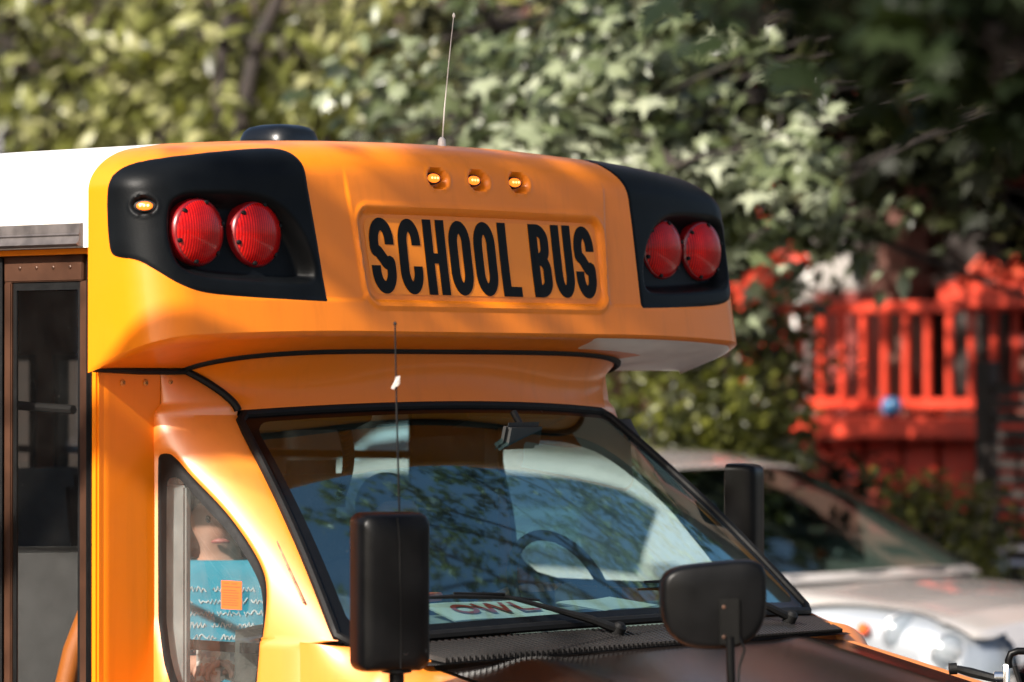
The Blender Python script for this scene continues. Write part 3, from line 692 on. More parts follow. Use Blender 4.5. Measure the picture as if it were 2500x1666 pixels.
# wipers
def wiper(piv, tip, b0, b1):
    e = empty('wiper', (0, 0, 0), parent=bus)
    piv, tip, b0, b1 = map(Vector, (piv, tip, b0, b1))
    m = MB(); m.tube([piv, piv.lerp(tip, .25) + Vector((0, 0, .008)), piv.lerp(tip, .6) + Vector((0, 0, .010)), tip + Vector((0, 0, .010))], [.013, .011, .007, .005], 8); m.lathe([(.018, -.02), (.018, .012), (.010, .02)], piv, (0, -.5, .85), 12); m.build('wiper_arm', 'rubber', e)
    m = MB(); m.tube([b0, b0.lerp(b1, .3) + Vector((0, -.004, .006)), b0.lerp(b1, .7) + Vector((0, -.004, .006)), b1], [.003, .006, .006, .003], 6); m.tube([b0.lerp(b1, .3) + Vector((0, 0, .014)), tip + Vector((0, 0, .016)), b0.lerp(b1, .7) + Vector((0, 0, .014))], .0035, 6); m.build('wiper_blade', 'rubber', e)
def wsp(a, b, off=.016): p = Vector(ws(a, b)); return p + Vector((0, -.7, .7)) * off
wiper((-.155, -.60, 1.362), wsp(-.46, .905), wsp(-.74, .87), wsp(-.34, .915))
wiper((.62, -.555, 1.358), wsp(.40, .90), wsp(.12, .87), wsp(.62, .90))
m = MB(); rg = []
for t in np.linspace(0, 1, 12):
    c = pt(1752, 1388, 11.42).lerp(pt(1846, 1446, 11.2), t); s_ = .8 * .03 * math.sin(math.pi * min(1, .12 + t * .9)) ** .6 + .003
    rg.append([c + Vector((math.cos(a) * s_ * 1.1, 0, math.sin(a) * s_ * .8)) for a in np.linspace(0, 2 * math.pi, 14, endpoint=False)])
m.loft(rg); m.build('cowl_corner', 'rubber', bus, smooth=60)
# mirrors
def mirror_shell(name, parent, c, rz, w, h, d, mat='mirror_black', rr=.03, split=True, tilt=0):
    e = empty(name, c, rz, parent)
    def ring(s_, y, k=rr):
        P = []; hw, hh = w / 2 * s_, h / 2 * (1 - (1 - s_) * w / h); k = min(k, hw * .95)
        for cx, cz, a0 in ((1, 1, 0), (-1, 1, 90), (-1, -1, 180), (1, -1, 270)):
            for a in np.linspace(a0, a0 + 90, 9): P.append((cx * (hw - k) + k * math.cos(R(a)), y, cz * (hh - k) + k * math.sin(R(a))))
        return P
    m = MB(); m.loft([ring(.93, d * .5), ring(1.0, d * .48), ring(1.0, d * .2), ring(.985, -d * .1), ring(.94, -d * .32), ring(.86, -d * .44), ring(.6, -d * .49), ring(.3, -d * .5)]); m.build('mirror_housing', mat, e, smooth=50)
    m = MB(); m.loft([ring(.92, d * .5 + .002), ring(.5, d * .5 + .002)]); m.build('mirror_glass', 'chrome', e)
    return e
e = mirror_shell('side_mirror', bus, (-1.182, -.771, 1.505), R(-30), .178, .376, .10, rr=.026)
m = MB(); m.tube([(.0, -.047, .178), (.004, -.0515, .12), (.006, -.052, 0), (.008, -.0515, -.12), (.008, -.047, -.178)], .0016, 5); m.build('housing_seam', 'rubber', e)
for px, pz in ((.012, .135), (.062, .137), (.020, -.140), (.066, -.138)):
    q = MB(); q.lathe([(.0075, .004), (.0075, -.002), (.005, -.0025), (.0045, .001)], (px, -.047 if px < .05 else -.043, pz), (0, 1, 0), 14); q.build('screw_boss', 'slat_black', e)
m = MB(); m.lathe([(.036, -.182), (.036, -.190), (.018, -.194), (.017, -.34)], (.012, 0, 0), (0, 0, 1), 18); m.tube([(.012, 0, -.262), (.05, 0, -.250), (.10, .03, -.265), (.15, .10, -.33)], .018, 10); m.build('mirror_arm', 'mirror_black', e)
e = mirror_shell('side_mirror', bus, (1.097, -.016, 1.59), R(22), .128, .35, .09, rr=.02)
m = MB(); m.tube([(-.02, 0, -.16), (-.04, .02, -.24), (-.14, .05, -.28)], .016, 10); m.build('mirror_arm', 'mirror_black', e)
# cross-view mirror on the near front fender
e = empty('crossview_mirror', (-.905, -1.527, 1.510), R(-46), bus)
def dring(s_, y):
    P = []
    for a in np.linspace(0, 360, 72, endpoint=False):
        c, s2 = math.cos(R(a)), math.sin(R(a)); hw = .1225
        ex = 2 / 2.4 if s2 < 0 else 2 / 7.5
        x = hw * math.copysign(abs(c) ** (2 / (2.6 if s2 < 0 else 4.5)), c); z = (.078 if s2 > 0 else .122) * math.copysign(abs(s2) ** (2 / (2.6 if s2 < 0 else 4.5)), s2)
        P.append((x * s_, y, (z - .0) * s_ + (.012 * (x / hw) if s2 > 0 else 0) * s_))
    return P
m = MB(); m.loft([dring(.97, .055), dring(1.0, .05), dring(1.0, .02), dring(.985, -.008), dring(.94, -.018), dring(.86, -.022), dring(.4, -.026)]); m.build('mirror_housing', 'mirror_black', e, smooth=50)
rgs = [dring(.96, .052), dring(.8, .075), dring(.5, .10), dring(.2, .11)]; MB().loft(rgs).build('mirror_glass', 'chrome', e, smooth=80)
m = MB(); m.b2((.010, -.036, -.108), (.056, -.0235, -.002)); br = m.build('bracket', 'black_gloss', e, bevel=.003)
for z in (-.022, -.090): q = MB(); q.lathe([(.0045, 0), (.004, -.003), (.001, -.004)], (.020, -.0365, z), (0, 1, 0), 10); q.build('bolt', 'bronze', br)
m = MB(); m.tube([(.034, -.032, -.09), (.036, -.032, -.16), (.044, -.03, -.34)], .0105, 10); m.tube([(.055, -.03, -.09), (.068, -.03, -.12), (.055, -.034, -.16), (.048, -.04, -.3)], .003, 6); m.build('mirror_post', 'mirror_black', e)
# far bracket at the front fender
e = empty('mirror_bracket', (0, 0, 0), parent=bus)
D_ = 10.75
m = MB(); m.tube([pt(2318, 1535, D_), pt(2316, 1518, D_), pt(2322, 1502, D_), pt(2338, 1496, D_), pt(2360, 1496, D_), pt(2420, 1505, D_), pt(2450, 1560, D_), pt(2455, 1640, D_)], .010, 10); m.build('bracket_tube', 'mirror_black', e)
m = MB(); m.tube([pt(2312, 1528, D_), pt(2312, 1580, D_ - .02), pt(2310, 1660, D_)], .010, 8); m.lathe([(.016, -.012), (.016, .012)], pt(2293, 1556, D_), (.67, -.74, 0), 12); m.build('bracket_clamp', 'chrome', e, bevel=.002)
m = MB(); m.tube([pt(2180, 1537, D_ + .1), pt(2198, 1536, D_ + .1)], .016, 10); m.tube([pt(2198, 1537, D_ + .1), pt(2230, 1545, D_ + .05), pt(2290, 1560, D_)], [.010, .013, .011], 8); m.tube([pt(2330, 1530, D_), pt(2342, 1568, D_), pt(2350, 1640, D_)], .007, 6); m.build('bracket_rod', 'rubber', e)

# ------------------------------------------------------------------ bus interior
rows = []
for t in np.linspace(0, 1, 12):
    rows.append([(.90 * a, (-.46 + .13 * a * a) * (1 - t) + .02 * t + .03 * a * a * t, 1.355 + .045 * math.sin(min(1, t * 1.1) * math.pi * .6) - (.03 * t ** 3)) for a in np.linspace(-1, 1, 40)])
rows.append([(.90 * a, .03 + .03 * a * a, 1.05) for a in np.linspace(-1, 1, 40)])
obj('dashboard', np.array(rows).reshape(-1, 3), grid_faces(13, 40)[:, ::-1], 'dash', bus, smooth=60)
m = MB(); rg = [(.42 + .19 * math.cos(a), .10 + .19 * math.sin(a) * .42, 1.40 + .19 * math.sin(a) * .90) for a in np.linspace(0, 2 * math.pi, 41)]
m.tube(rg, .015, 10, False); sw = m.build('steering_wheel', 'dark_inside', bus)
m = MB(); m.tube([(.42, .10, 1.40), (.42, -.02, 1.33)], .05, 12); m.tube([(.24, .10, 1.40), (.60, .10, 1.40)], .018, 8); m.tube([(.42, .10, 1.40), (.42, .04, 1.24)], .02, 8); m.build('wheel_hub', 'dark_inside', sw)
m = MB(); m.b2((-.72, .24, 1.925), (.72, .345, 1.937)); m.build('cab_ceiling', 'headliner', bus)
for x in (.42,):
    e = empty('driver_seat', (x, 0, 0), parent=bus)
    MB().box((0, .78, .92), (.50, .50, .14)).build('seat_cushion', 'grey_vinyl', e, bevel=.04); MB().box((0, 1.02, 1.27), (.48, .13, .66), (R(-10), 0, 0)).build('seat_backrest', 'grey_vinyl', e, bevel=.05); MB().box((0, 1.09, 1.68), (.27, .10, .18)).build('headrest', 'grey_vinyl', e, bevel=.04); MB().box((0, .8, .72), (.3, .3, .3)).build('seat_base', 'dark_inside', e)
for k, y in enumerate((1.75, 2.55, 3.35)):
    for x in (-.68, .68):
        e = empty('bench_seat', (x, y, 0), parent=bus); MB().box((0, 0, 1.0), (.80, .42, .14)).build('seat_cushion', 'grey_vinyl', e, bevel=.04); MB().box((0, .22, 1.36), (.80, .10, .72), (R(-8), 0, 0)).build('seat_backrest', 'grey_vinyl', e, bevel=.04); MB().box((0, 0, .77), (.5, .35, .34)).build('seat_base', 'dark_inside', e)
# barrier panel behind the step well, rail, curved orange stanchion
m = MB(); m.box((-.76, 1.06, 1.22), (.58, .035, .66), (0, 0, R(-34))); m.build('barrier_panel', 'grey_trim', bus, bevel=.02)
m = MB(); m.box((-.80, 1.073, 1.48), (.13, .004, .032), (0, 0, R(-34))); m.build('reflective_sticker', 'red_sticker', bus)
m = MB(); m.tube([(-1.06, .64, .62), (-1.05, .60, 1.0), (-1.02, .53, 1.30), (-.98, .46, 1.50), (-.95, .42, 1.62)], .030, 12); m.build('grab_rail', 'cab_paint', bus)
m = MB(); m.tube([(-.10, 1.1, .6), (-.10, 1.1, 2.44)], .016, 10); m.tube([(-1.05, .50, 1.93), (-1.05, 1.15, 1.96)], .012, 8); m.build('stanchion', 'dark_inside', bus)
for z in (1.19, 1.31): m = MB(); m.b2((-.885, -.10, z), (-.875, .30, z + (.026 if z > 1.25 else .016))); m.build('window_bar', 'black_gloss', bus)
for sg in (-1, 1):
    L_ = CS.reshape(-1, 3).copy(); L_[:, 0] += .028; L_[:, 0] *= sg; ci = np.arange(len(L_)) % ncs[1]
    lv = np.concatenate([L_, np.minimum(1.895 - L_[:, 2], sd_poly(L_[:, 1], L_[:, 2], QO if sg == 1 else [(.31, 1.2), (.31, 1.84), (.25, 1.8), (.1, 1.65), (-.1, 1.42), (-.1, 1.2)]))[:, None]], 1)
    (_, _), (lv2, lf2) = clip(lv, grid_faces(ncs[0], ncs[1]).tolist(), lv[:, 3]); obj('pillar_trim', lv2, lf2, 'dark_inside', bus)
m = MB(); m.b2((.895, .30, .7), (.915, 1.04, 1.40)); m.b2((.80, .74, 1.40), (.86, 1.04, 2.0)); m.build('door_trim', 'dark_inside', bus)
m = MB(); m.box((.16, .02, 1.855), (.25, .025, .075), (R(12), 0, R(20))); rv = m.build('interior_mirror', 'dark_inside', bus, bevel=.012)
m = MB(); m.tube([(.16, .02, 1.88), (.16, .05, 1.92)], .010, 8); m.build('mirror_stem', 'dark_inside', rv)
cp = []
for i in range(260):
    t = i / 259; a = t * 2 * math.pi * 24; cp.append((-.23 + .014 * math.cos(a) + .03 * math.sin(math.pi * t), .33 + .014 * math.sin(a), 1.90 - .21 * t + .012 * math.cos(a)))
MB().tube(cp, .0036, 5).build('coil_cord', 'rubber', bus)
m = MB(); m.box((-.40, .285, 1.895), (.42, .02, .085), (R(70), 0, 0)); m.build('sun_visor', 'headliner', bus, bevel=.006)
m = MB(); m.box((.40, .285, 1.895), (.42, .02, .085), (R(70), 0, 0)); m.build('sun_visor', 'headliner', bus, bevel=.006)

# paper signs on the dash
def plate(name, c, w, d, rz, tilt, mat):
    e = empty(name, c, rz); rg = []
    m = MB(); n = 10
    vs_ = [(-w / 2 + w * i / n, -d / 2 + d * j, .002 * math.sin(i * .7) + j * math.tan(tilt) * d) for j in (0, 1) for i in range(n + 1)]
    fs = [(i, i + 1, i + n + 2, i + n + 1) for i in range(n)]
    vs_ += [(x, y, z - .003) for x, y, z in vs_[:2 * n + 2]]; fs += [(i + 2 * n + 2 + n + 1, i + 2 * n + 2 + n + 2, i + 2 * n + 3, i + 2 * n + 2) for i in range(n)]
    m.add(vs_, fs); m.build('card', mat, e, smooth=None); return e
owl = plate('paper_sign', (-.27, -.27, 1.388), .40, .13, R(-4), R(16), 'paper')
tag(owl, 'white paper sign reading OWL in dark red on the bus dashboard', 'sign')
def flat_letter(ch, cx, w, parent):
    m = MB(); h = .070; t = .016; z = lambda y: (y + .065) * math.tan(R(16)) + .006
    def seg(a, b, tw):
        d = (Vector(b) - Vector(a)).normalized(); nn = Vector((-d.y, d.x)) * tw / 2; P = [Vector(a) + nn, Vector(a) - nn, Vector(b) - nn, Vector(b) + nn]
        m.add([(cx + p.x, p.y, z(p.y)) for p in P], [(0, 1, 2, 3)])
    if ch == 'O':
        q = strip(arc(0, 0, w / 2 - t / 2, h / 2 - t / 2, 0, 366, 40), t); m.add([(cx + p[0], p[1], z(p[1])) for pr in q for p in pr], [(2 * i, 2 * i + 1, 2 * i + 3, 2 * i + 2) for i in range(len(q) - 1)])
    if ch == 'W':
        for a, b in ((-.5, -.25), (-.25, 0), (0, .25), (.25, .5)):
            up = a in (-.5, 0); seg((a * w, h / 2 if up else -h / 2), (b * w, -h / 2 if up else h / 2), t * .9)
    if ch == 'L': seg((-w / 2 + t / 2, h / 2), (-w / 2 + t / 2, -h / 2), t); seg((-w / 2, -h / 2 + t / 2), (w / 2, -h / 2 + t / 2), t)
    m.build('sign_letter', 'red_ink', parent, smooth=None)
flat_letter('O', -.105, .085, owl); flat_letter('W', -.002, .105, owl); flat_letter('L', .108, .070, owl)
pp = plate('loose_paper', (.16, -.29, 1.396), .30, .15, R(12), R(7), 'paper'); tag(pp, 'loose white paper lying on the dash beyond the OWL sign', 'paper')
bx_ = MB(); bx_.box((-.20, .04, 1.425), (.12, .05, .022), (0, 0, R(20))); bo = bx_.build('small_box', 'tag_orange', None, bevel=.004); tag(bo, 'small flat orange-red box on the dashboard behind the near wiper', 'box')
# orange notice taped to the quarter window
e = empty('window_notice', (-.9745, -.013, 1.463)); e.rotation_euler = (0, 0, R(-4))
tag(e, 'orange printed notice taped inside the triangular side window', 'notice')
m = MB(); m.b2((-.001, -.040, -.036), (.0, .040, .036)); m.build('card', 'tag_orange', e)
m = MB()
for i, (z, a, b) in enumerate([(.021, -.034, .034), (.012, -.034, .020), (.006, -.034, .030), (-.001, -.034, .026), (-.007, -.034, .03), (-.013, -.034, .02), (-.019, -.034, .028), (-.025, -.034, .024), (.029, -.030, -.010), (.029, .0, .022)]):
    m.b2((-.0016, -b, z - .0009), (-.0012, -a, z + .0009))
m.build('print_line', 'tag_ink', e, smooth=None)
# ------------------------------------------------------------------ SETTING
FW = Vector((math.sin(YAW), math.cos(YAW), 0)); RT = Vector((math.cos(YAW), -math.sin(YAW), 0))
def at(px, py, d):                       # a place seen in the photograph, d metres away
    return CAM + (FW + RT * (px - 1176.5) / 9322 + Vector((0, 0, 1)) * (880 - py) / 9322) * d
pm('asphalt', (.11, .105, .10), .85, var=.3, vs=3, bump=.6, bs=180)
pm('concrete', (.42, .38, .34), .8, var=.2, vs=2, bump=.3, bs=120)
pm('soil', (.06, .045, .03), .95, var=.4, vs=4, bump=.6, bs=40)
pm('bark', (.022, .015, .012), .9, var=.5, vs=8, bump=1., bs=30)
pm('red_paint', (.50, .036, .012), .5, var=.18, vs=7, bump=.1, bs=40)
pm('dark_red', (.16, .022, .016), .6, var=.3, vs=5)
pm('brownstone', (.10, .04, .028), .85, var=.3, vs=3, bump=.4, bs=40)
pm('white_wood', (.72, .70, .67), .55, var=.12, vs=6)
pm('dark_wood', (.025, .018, .015), .6, var=.4, vs=6)
pm('slate', (.18, .18, .19), .7, var=.3, vs=4)
pm('pale_stucco', (.62, .55, .50), .85, var=.15, vs=2, bump=.3, bs=50)
pm('blue_glaze', (.025, .12, .26), .2, coat=.6)
pm('car_silver', (.44, .41, .39), .24, metal=.25, coat=1., crough=.03, var=.05, vs=3)
pm('car_blue', (.42, .52, .58), .30, metal=.3, coat=.8, crough=.04)
pm('car_trim', (.02, .02, .02), .5)
pm('lamp_silver', (.42, .43, .45), .30, metal=.5)
glass_mat('car_glass', (.30, .38, .36), (.85, 1., .95), ior=2.2)
pm('lamp_lens', (.20, .22, .24), .08, coat=1.)
glass_mat('lamp_glass', (.92, .94, .95), 1.)
glass_mat('house_glass', (.25, .25, .25), 1.)
pm('curtain', (.34, .32, .30), .9, var=.15, vs=20)

def brick_mat(name, c1, c2, mortar):
    m = bpy.data.materials.new(name); m.use_nodes = True; nt = m.node_tree; n = nt.nodes; l = nt.links; b = n['Principled BSDF']
    g = n.new('ShaderNodeNewGeometry'); sp = n.new('ShaderNodeSeparateXYZ'); l.new(g.outputs['Position'], sp.inputs[0])
    cb = n.new('ShaderNodeCombineXYZ'); l.new(sp.outputs['Y'], cb.inputs['X']); l.new(sp.outputs['Z'], cb.inputs['Y'])
    t = n.new('ShaderNodeTexBrick'); t.inputs['Scale'].default_value = 1; t.inputs['Brick Width'].default_value = .21; t.inputs['Row Height'].default_value = .072; t.inputs['Mortar Size'].default_value = .008
    t.inputs['Color1'].default_value = (*c1, 1); t.inputs['Color2'].default_value = (*c2, 1); t.inputs['Mortar'].default_value = (*mortar, 1)
    l.new(cb.outputs[0], t.inputs['Vector']); l.new(t.outputs['Color'], b.inputs['Base Color']); b.inputs['Roughness'].default_value = .85
    MATS[name] = m
brick_mat('brick', (.09, .032, .022), (.05, .02, .016), (.08, .06, .055))
brick_mat('brown_brick', (.040, .020, .014), (.024, .013, .010), (.04, .03, .025))

m = MB(); m.b2((-300, -300, -.3), (300, 300, -.15)); tag(m.build('ground', 'soil'), 'bare ground around the street', 'ground', kind='structure')
m = MB(); m.b2((-1.75, -80, -.149), (8.3, 80, 0)); tag(m.build('road', 'asphalt'), 'asphalt street the bus stands on', 'road', kind='structure')
for nm, a, b in (('pavement', 8.55, 11.2), ('pavement', -6.2, -2.0)):
    m = MB(); m.b2((a, -80, -.149), (b, 80, .13)); tag(m.build(nm, 'concrete'), None, None, kind='structure')
for a in (8.3, -2.0):
    m = MB(); m.b2((a, -80, -.149), (a + .25, 80, .135)); tag(m.build('kerb', 'concrete', bevel=.02), None, None, kind='structure')

# ------------------------------------------------------------------ foliage
MAPLE = [(0, -.02), (.16, -.10), (.30, -.34), (.27, -.06), (.60, -.10), (.42, .10), (.62, .34), (.33, .32), (.22, .52), (.13, .50), (0, 1.0), (-.13, .50), (-.22, .52), (-.33, .32), (-.62, .34), (-.42, .10), (-.60, -.10), (-.27, -.06), (-.30, -.34), (-.16, -.10)]
OVAL = [(0, 0), (.20, .25), (.22, .55), (0, 1.0), (-.22, .55), (-.20, .25)]
def leaf_template(shape):
    c = (0, .22 if shape is MAPLE else .5); n = len(shape)
    v = np.array([[c[0], c[1], .04]] + [[x, y, -.34 * abs(x) ** 1.3 - .35 * max(0, y - .3) ** 2] for x, y in shape])
    f = [(0, i + 1, (i + 1) % n + 1) for i in range(n)]
    return v, np.array(f)
TPL = {'maple': leaf_template(MAPLE), 'oval': leaf_template(OVAL)}
TPL['pair'] = (np.array([[0, 0, 0], [.26, .5, -.05], [0, 1, -.1], [-.26, .5, -.05]]), np.array([(0, 1, 2), (0, 2, 3)]))
def leaf_frames(n, droop=.3, up=.6, sun=.7):
    nn = rng.normal(0, .62, (n, 3)) + np.array([0, 0, up]) + np.array(SUN)[None] * sun
    nn /= np.linalg.norm(nn, axis=1, keepdims=True)
    d = rng.normal(0, 1, (n, 3)); d[:, 2] -= droop * 2; d -= (d * nn).sum(1, keepdims=True) * nn; d /= np.linalg.norm(d, axis=1, keepdims=True)
    return np.stack([np.cross(d, nn), d, nn], 2)                    # columns: x, y (tip), z (normal)
def foliage_mesh(name, C_, size, shape, mat, frames=None):
    C_ = np.asarray(C_, float); n = len(C_); tv, tf = TPL[shape]; Fm = leaf_frames(n) if frames is None else frames
    s = size * rng.uniform(.5, 1.3, n)
    V = np.einsum('nij,kj->nki', Fm, tv) * s[:, None, None] + C_[:, None, :]
    Fa = (tf[None] + (np.arange(n) * len(tv))[:, None, None]).reshape(-1, 3)
    me = bpy.data.meshes.new(name); me.vertices.add(n * len(tv)); me.vertices.foreach_set('co', V.ravel().astype('f4'))
    me.loops.add(len(Fa) * 3); me.loops.foreach_set('vertex_index', Fa.ravel().astype('i4'))
    me.polygons.add(len(Fa)); me.polygons.foreach_set('loop_start', (np.arange(len(Fa)) * 3).astype('i4'))
    me.update(calc_edges=True); me.validate(); me.materials.append(MATS[mat])
    return me
def sprays(centre, rad, n_spray, per, length=.45, droop=.25):
    """twigs with leaves along them, spread through an ellipsoid"""
    d = rng.normal(0, 1, (n_spray, 3)); d /= np.linalg.norm(d, axis=1, keepdims=True)
    c = np.array(centre) + d * (rng.random((n_spray, 1)) ** .45) * np.array(rad)
    t = d + rng.normal(0, .5, (n_spray, 3)); t[:, 2] -= droop; t /= np.linalg.norm(t, axis=1, keepdims=True)
    u = rng.random((n_spray, per, 1)) * length
    pts = c[:, None, :] + t[:, None, :] * u + rng.normal(0, length * .16, (n_spray, per, 3)); pts[:, :, 2] -= u[:, :, 0] ** 2 * .35
    return pts.reshape(-1, 3), c, t
def limb(m, a, b, r0, r1, sag=.15, n=8):
    a, b = Vector(a), Vector(b); off = Vector((random.uniform(-1, 1), random.uniform(-1, 1), random.uniform(0, 1))) * (b - a).length * sag
    P = [a.lerp(b, t) + off * math.sin(math.pi * t) for t in np.linspace(0, 1, n)]
    m.tube(P, [r0 + (r1 - r0) * t for t in np.linspace(0, 1, n)], 8)
def tree(name, label, base, h, r, clusters, size, shape, mat, per=9, group=None, length=.45, cat='tree', lr=.42):
    e = empty(name, base); tag(e, label, cat, group); b = Vector(base)
    m = MB(); lean = Vector((random.uniform(-.3, .3), random.uniform(-.3, .3), 0)); top = Vector((0, 0, h)) + lean
    P = [Vector((0, 0, -.2)) + (top + Vector((0, 0, .2))) * t + Vector((math.sin(t * 5) * .06, math.cos(t * 4) * .06, 0)) for t in np.linspace(0, 1, 10)]
    m.tube(P, [r * (1.35 if i == 0 else 1 - .45 * i / 9) for i in range(10)], 12); pts = []
    for c, rad, n in clusters:
        cl = Vector(c) - b; st = P[min(9, max(4, int(9 * (cl.z * .55) / h)))]
        limb(m, st, cl, r * (lr if n > 200 else .10), .03 if n > 200 else .006); q, cc, tt = sprays(cl, rad, max(1, n // per), per, length); pts.append(q)
        for k in range(min(14, len(cc))): limb(m, cl, cc[k], .025, .006, .1, 5)
    m.build('trunk', 'bark', e, smooth=60)
    P_ = np.concatenate(pts); me = foliage_mesh('crown', P_, size, shape, mat); o = bpy.data.objects.new('crown', me); COL.objects.link(o); o.parent = e
    return e
leaf_mat('leaf_maple', [(.010, .015, .005), (.030, .042, .013), (.13, .155, .075), (.27, .30, .20)], (.14, .16, .035), .36, .30)  # ramp skewed dark, so shadowed leaves are put into the colour
leaf_mat('leaf_far', [(.02, .022, .004), (.08, .088, .016), (.19, .20, .055), (.32, .31, .15)], (.26, .27, .04), .40, .34)
leaf_mat('leaf_bush', [(.010, .013, .002), (.045, .052, .007), (.16, .165, .028)], (.18, .19, .018), .38, .34)
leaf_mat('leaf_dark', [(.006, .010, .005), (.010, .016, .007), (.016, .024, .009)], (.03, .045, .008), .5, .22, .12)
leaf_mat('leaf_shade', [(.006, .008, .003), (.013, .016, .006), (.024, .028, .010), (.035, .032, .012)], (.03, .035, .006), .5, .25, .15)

# far-side street trees with fine leaves, behind the bus roof
def cl(px, py, d, rad, n): return (at(px, py, d), rad, n)
tree('street_tree', 'pale green fine-leaved street tree above the roof over the entry door', (10.2, 15.2, .1), 3.4, .14,
     [cl(-40, 290, 28, (.5, .6, .3), 204), cl(130, 300, 27.5, (.5, .5, .22), 235), cl(250, 90, 28, (.7, .8, .32), 260), cl(60, 30, 27.5, (.4, .5, .25), 124), cl(420, 290, 27, (.45, .5, .25), 235), cl(330, 210, 27.5, (.35, .4, .14), 86), cl(200, -180, 28, (1.4, 1.6, .6), 372), cl(-200, -400, 28, (2., 2., 1.), 434)], .20, 'oval', 'leaf_far', length=.6)
tree('street_tree', 'yellow-green tree behind the roof vent and near lamp hood', (10.0, 11.3, .1), 3.3, .15,
     [cl(560, 270, 26, (.45, .5, .26), 248), cl(640, 90, 26, (.6, .7, .3), 235), cl(760, 310, 25.5, (.45, .5, .2), 235), cl(430, 60, 26.5, (.4, .5, .22), 136), cl(880, 180, 26, (.5, .6, .38), 235), cl(680, 200, 26.5, (.3, .3, .12), 68), cl(600, -180, 26, (1.4, 1.5, .6), 372), cl(1000, -300, 26, (1.4, 1.6, .9), 372)], .19, 'oval', 'leaf_far', length=.6)
tree('street_tree', 'olive green tree deep behind the roof antenna', (12.3, 12.4, .1), 3.3, .13,
     [cl(1000, 240, 29, (.7, .8, .45), 260), cl(1180, 120, 29, (.9, 1., .5), 272), cl(1350, 230, 28, (.7, .7, .5), 198), cl(820, 60, 29.5, (.6, .6, .35), 148), cl(1200, -250, 29, (1.6, 1.6, .9), 310)], .19, 'oval', 'leaf_far', length=.6)
# the maple whose boughs hang over the street behind the bus
mbase = Vector((9.9, 3.6, .1)); mp = empty('maple_tree', mbase); tag(mp, 'large-leaved maple hanging sunlit boughs over the street behind the bus sign', 'tree')
m = MB(); tr_ = [Vector((0, 0, -.2)), Vector((.02, .05, 1.2)), Vector((-.05, .1, 2.4)), Vector((-.2, .2, 3.6)), Vector((-.4, .4, 5.2)), Vector((-.5, .5, 7.5))]
m.tube(tr_, [.26, .20, .18, .16, .12, .06], 14); mpts = []; mleaf = []
BOUGH = [((1080, 260), 19.6, (.55, .55, .30), 130), ((1220, 330), 19.2, (.40, .40, .20), 117), ((1270, 160), 19.8, (.55, .6, .35), 161), ((1400, 280), 19.0, (.45, .45, .25), 142), ((1480, 120), 19.8, (.6, .6, .35), 161), ((1560, 380), 18.8, (.40, .40, .22), 117), ((1640, 250), 19.6, (.5, .5, .35), 142), ((1790, 330), 19.8, (.45, .5, .30), 124), ((1760, 470), 19.4, (.22, .22, .16), 27), ((1730, 545), 18.9, (.07, .07, .07), 6), ((1880, 470), 20.4, (.25, .25, .18), 43), ((1130, 60), 21.1, (.8, .8, .35), 161), ((1000, 320), 19.8, (.25, .25, .14), 37)]
UPPER = [((9.5, 2.2, 6.4), 0, (1.6, 1.6, 1.0), 520), ((8.0, .8, 7.0), 0, (1.5, 1.5, .9), 420), ((10.6, 3.8, 7.4), 0, (1.5, 1.5, .9), 480), ((7.4, 3.0, 6.6), 0, (1.2, 1.2, .7), 300), ((9.0, 8.0, 5.0), 0, (1.5, 1.5, .35), 260), ((10.4, 7.4, 4.6), 0, (1.0, 1.6, .30), 240)]
for pp_, d, rad, n in BOUGH + UPPER:
    c = (at(pp_[0], pp_[1], d) if d else Vector(pp_)) - mbase; st = tr_[3] if c.z < 3.4 else tr_[4]
    limb(m, st, c, .014, .006, .08, 9); q, cc, tt = sprays(c, rad, max(1, n // 7), 7, .42, .4)
    for k in range(min(10, len(cc))): limb(m, c, cc[k], .014, .004, .1, 5)
    (mleaf if (pp_, d, rad, n) in BOUGH else mpts).append(q)
m.build('trunk', 'bark', mp, smooth=60)
o = bpy.data.objects.new('crown', foliage_mesh('crown', np.concatenate(mpts), .155, 'maple', 'leaf_maple')); COL.objects.link(o); o.parent = mp
bl = np.concatenate(mleaf); fr_ = leaf_frames(len(bl), .6, .55, .9); dist_ = bl @ np.array(FW); order = np.argsort(dist_)
near_, rest_ = order[:280], order[280:]
cut_ = int(len(rest_) * .6)
for q_, sz_, sh_ in ((rest_[:cut_], .120, 'maple'), (rest_[cut_:], .135, 'oval')):
    o = bpy.data.objects.new('bough_leaves', foliage_mesh('bough_leaves', bl[q_], sz_, sh_, 'leaf_maple', fr_[q_])); COL.objects.link(o); o.parent = mp; tag(o, 'sunlit maple leaves massed along the boughs', kind='stuff')
lm = []
for k in range(3):
    c_ = [(.09, .11, .05), (.18, .205, .12), (.27, .29, .20)][k]; leaf_mat('leaf_single_%d' % k, [c_, tuple(v * 1.25 for v in c_)], (.10, .12, .025), .38, .30)
    me = bpy.data.meshes.new('leaf'); tv, tf = TPL['maple']; me.from_pydata(tv.tolist(), [], tf.tolist()); me.materials.append(MATS['leaf_single_%d' % k]); lm.append(me)
for i in near_:
    o = bpy.data.objects.new('leaf', lm[int(i) % 3]); COL.objects.link(o); o.parent = mp
    Mx = Matrix([list(r_) for r_ in fr_[i]]).to_4x4(); s_ = .140 * rng.uniform(.6, 1.3)
    o.matrix_local = Matrix.Translation(Vector(bl[i])) @ Mx @ Matrix.Scale(s_, 4)
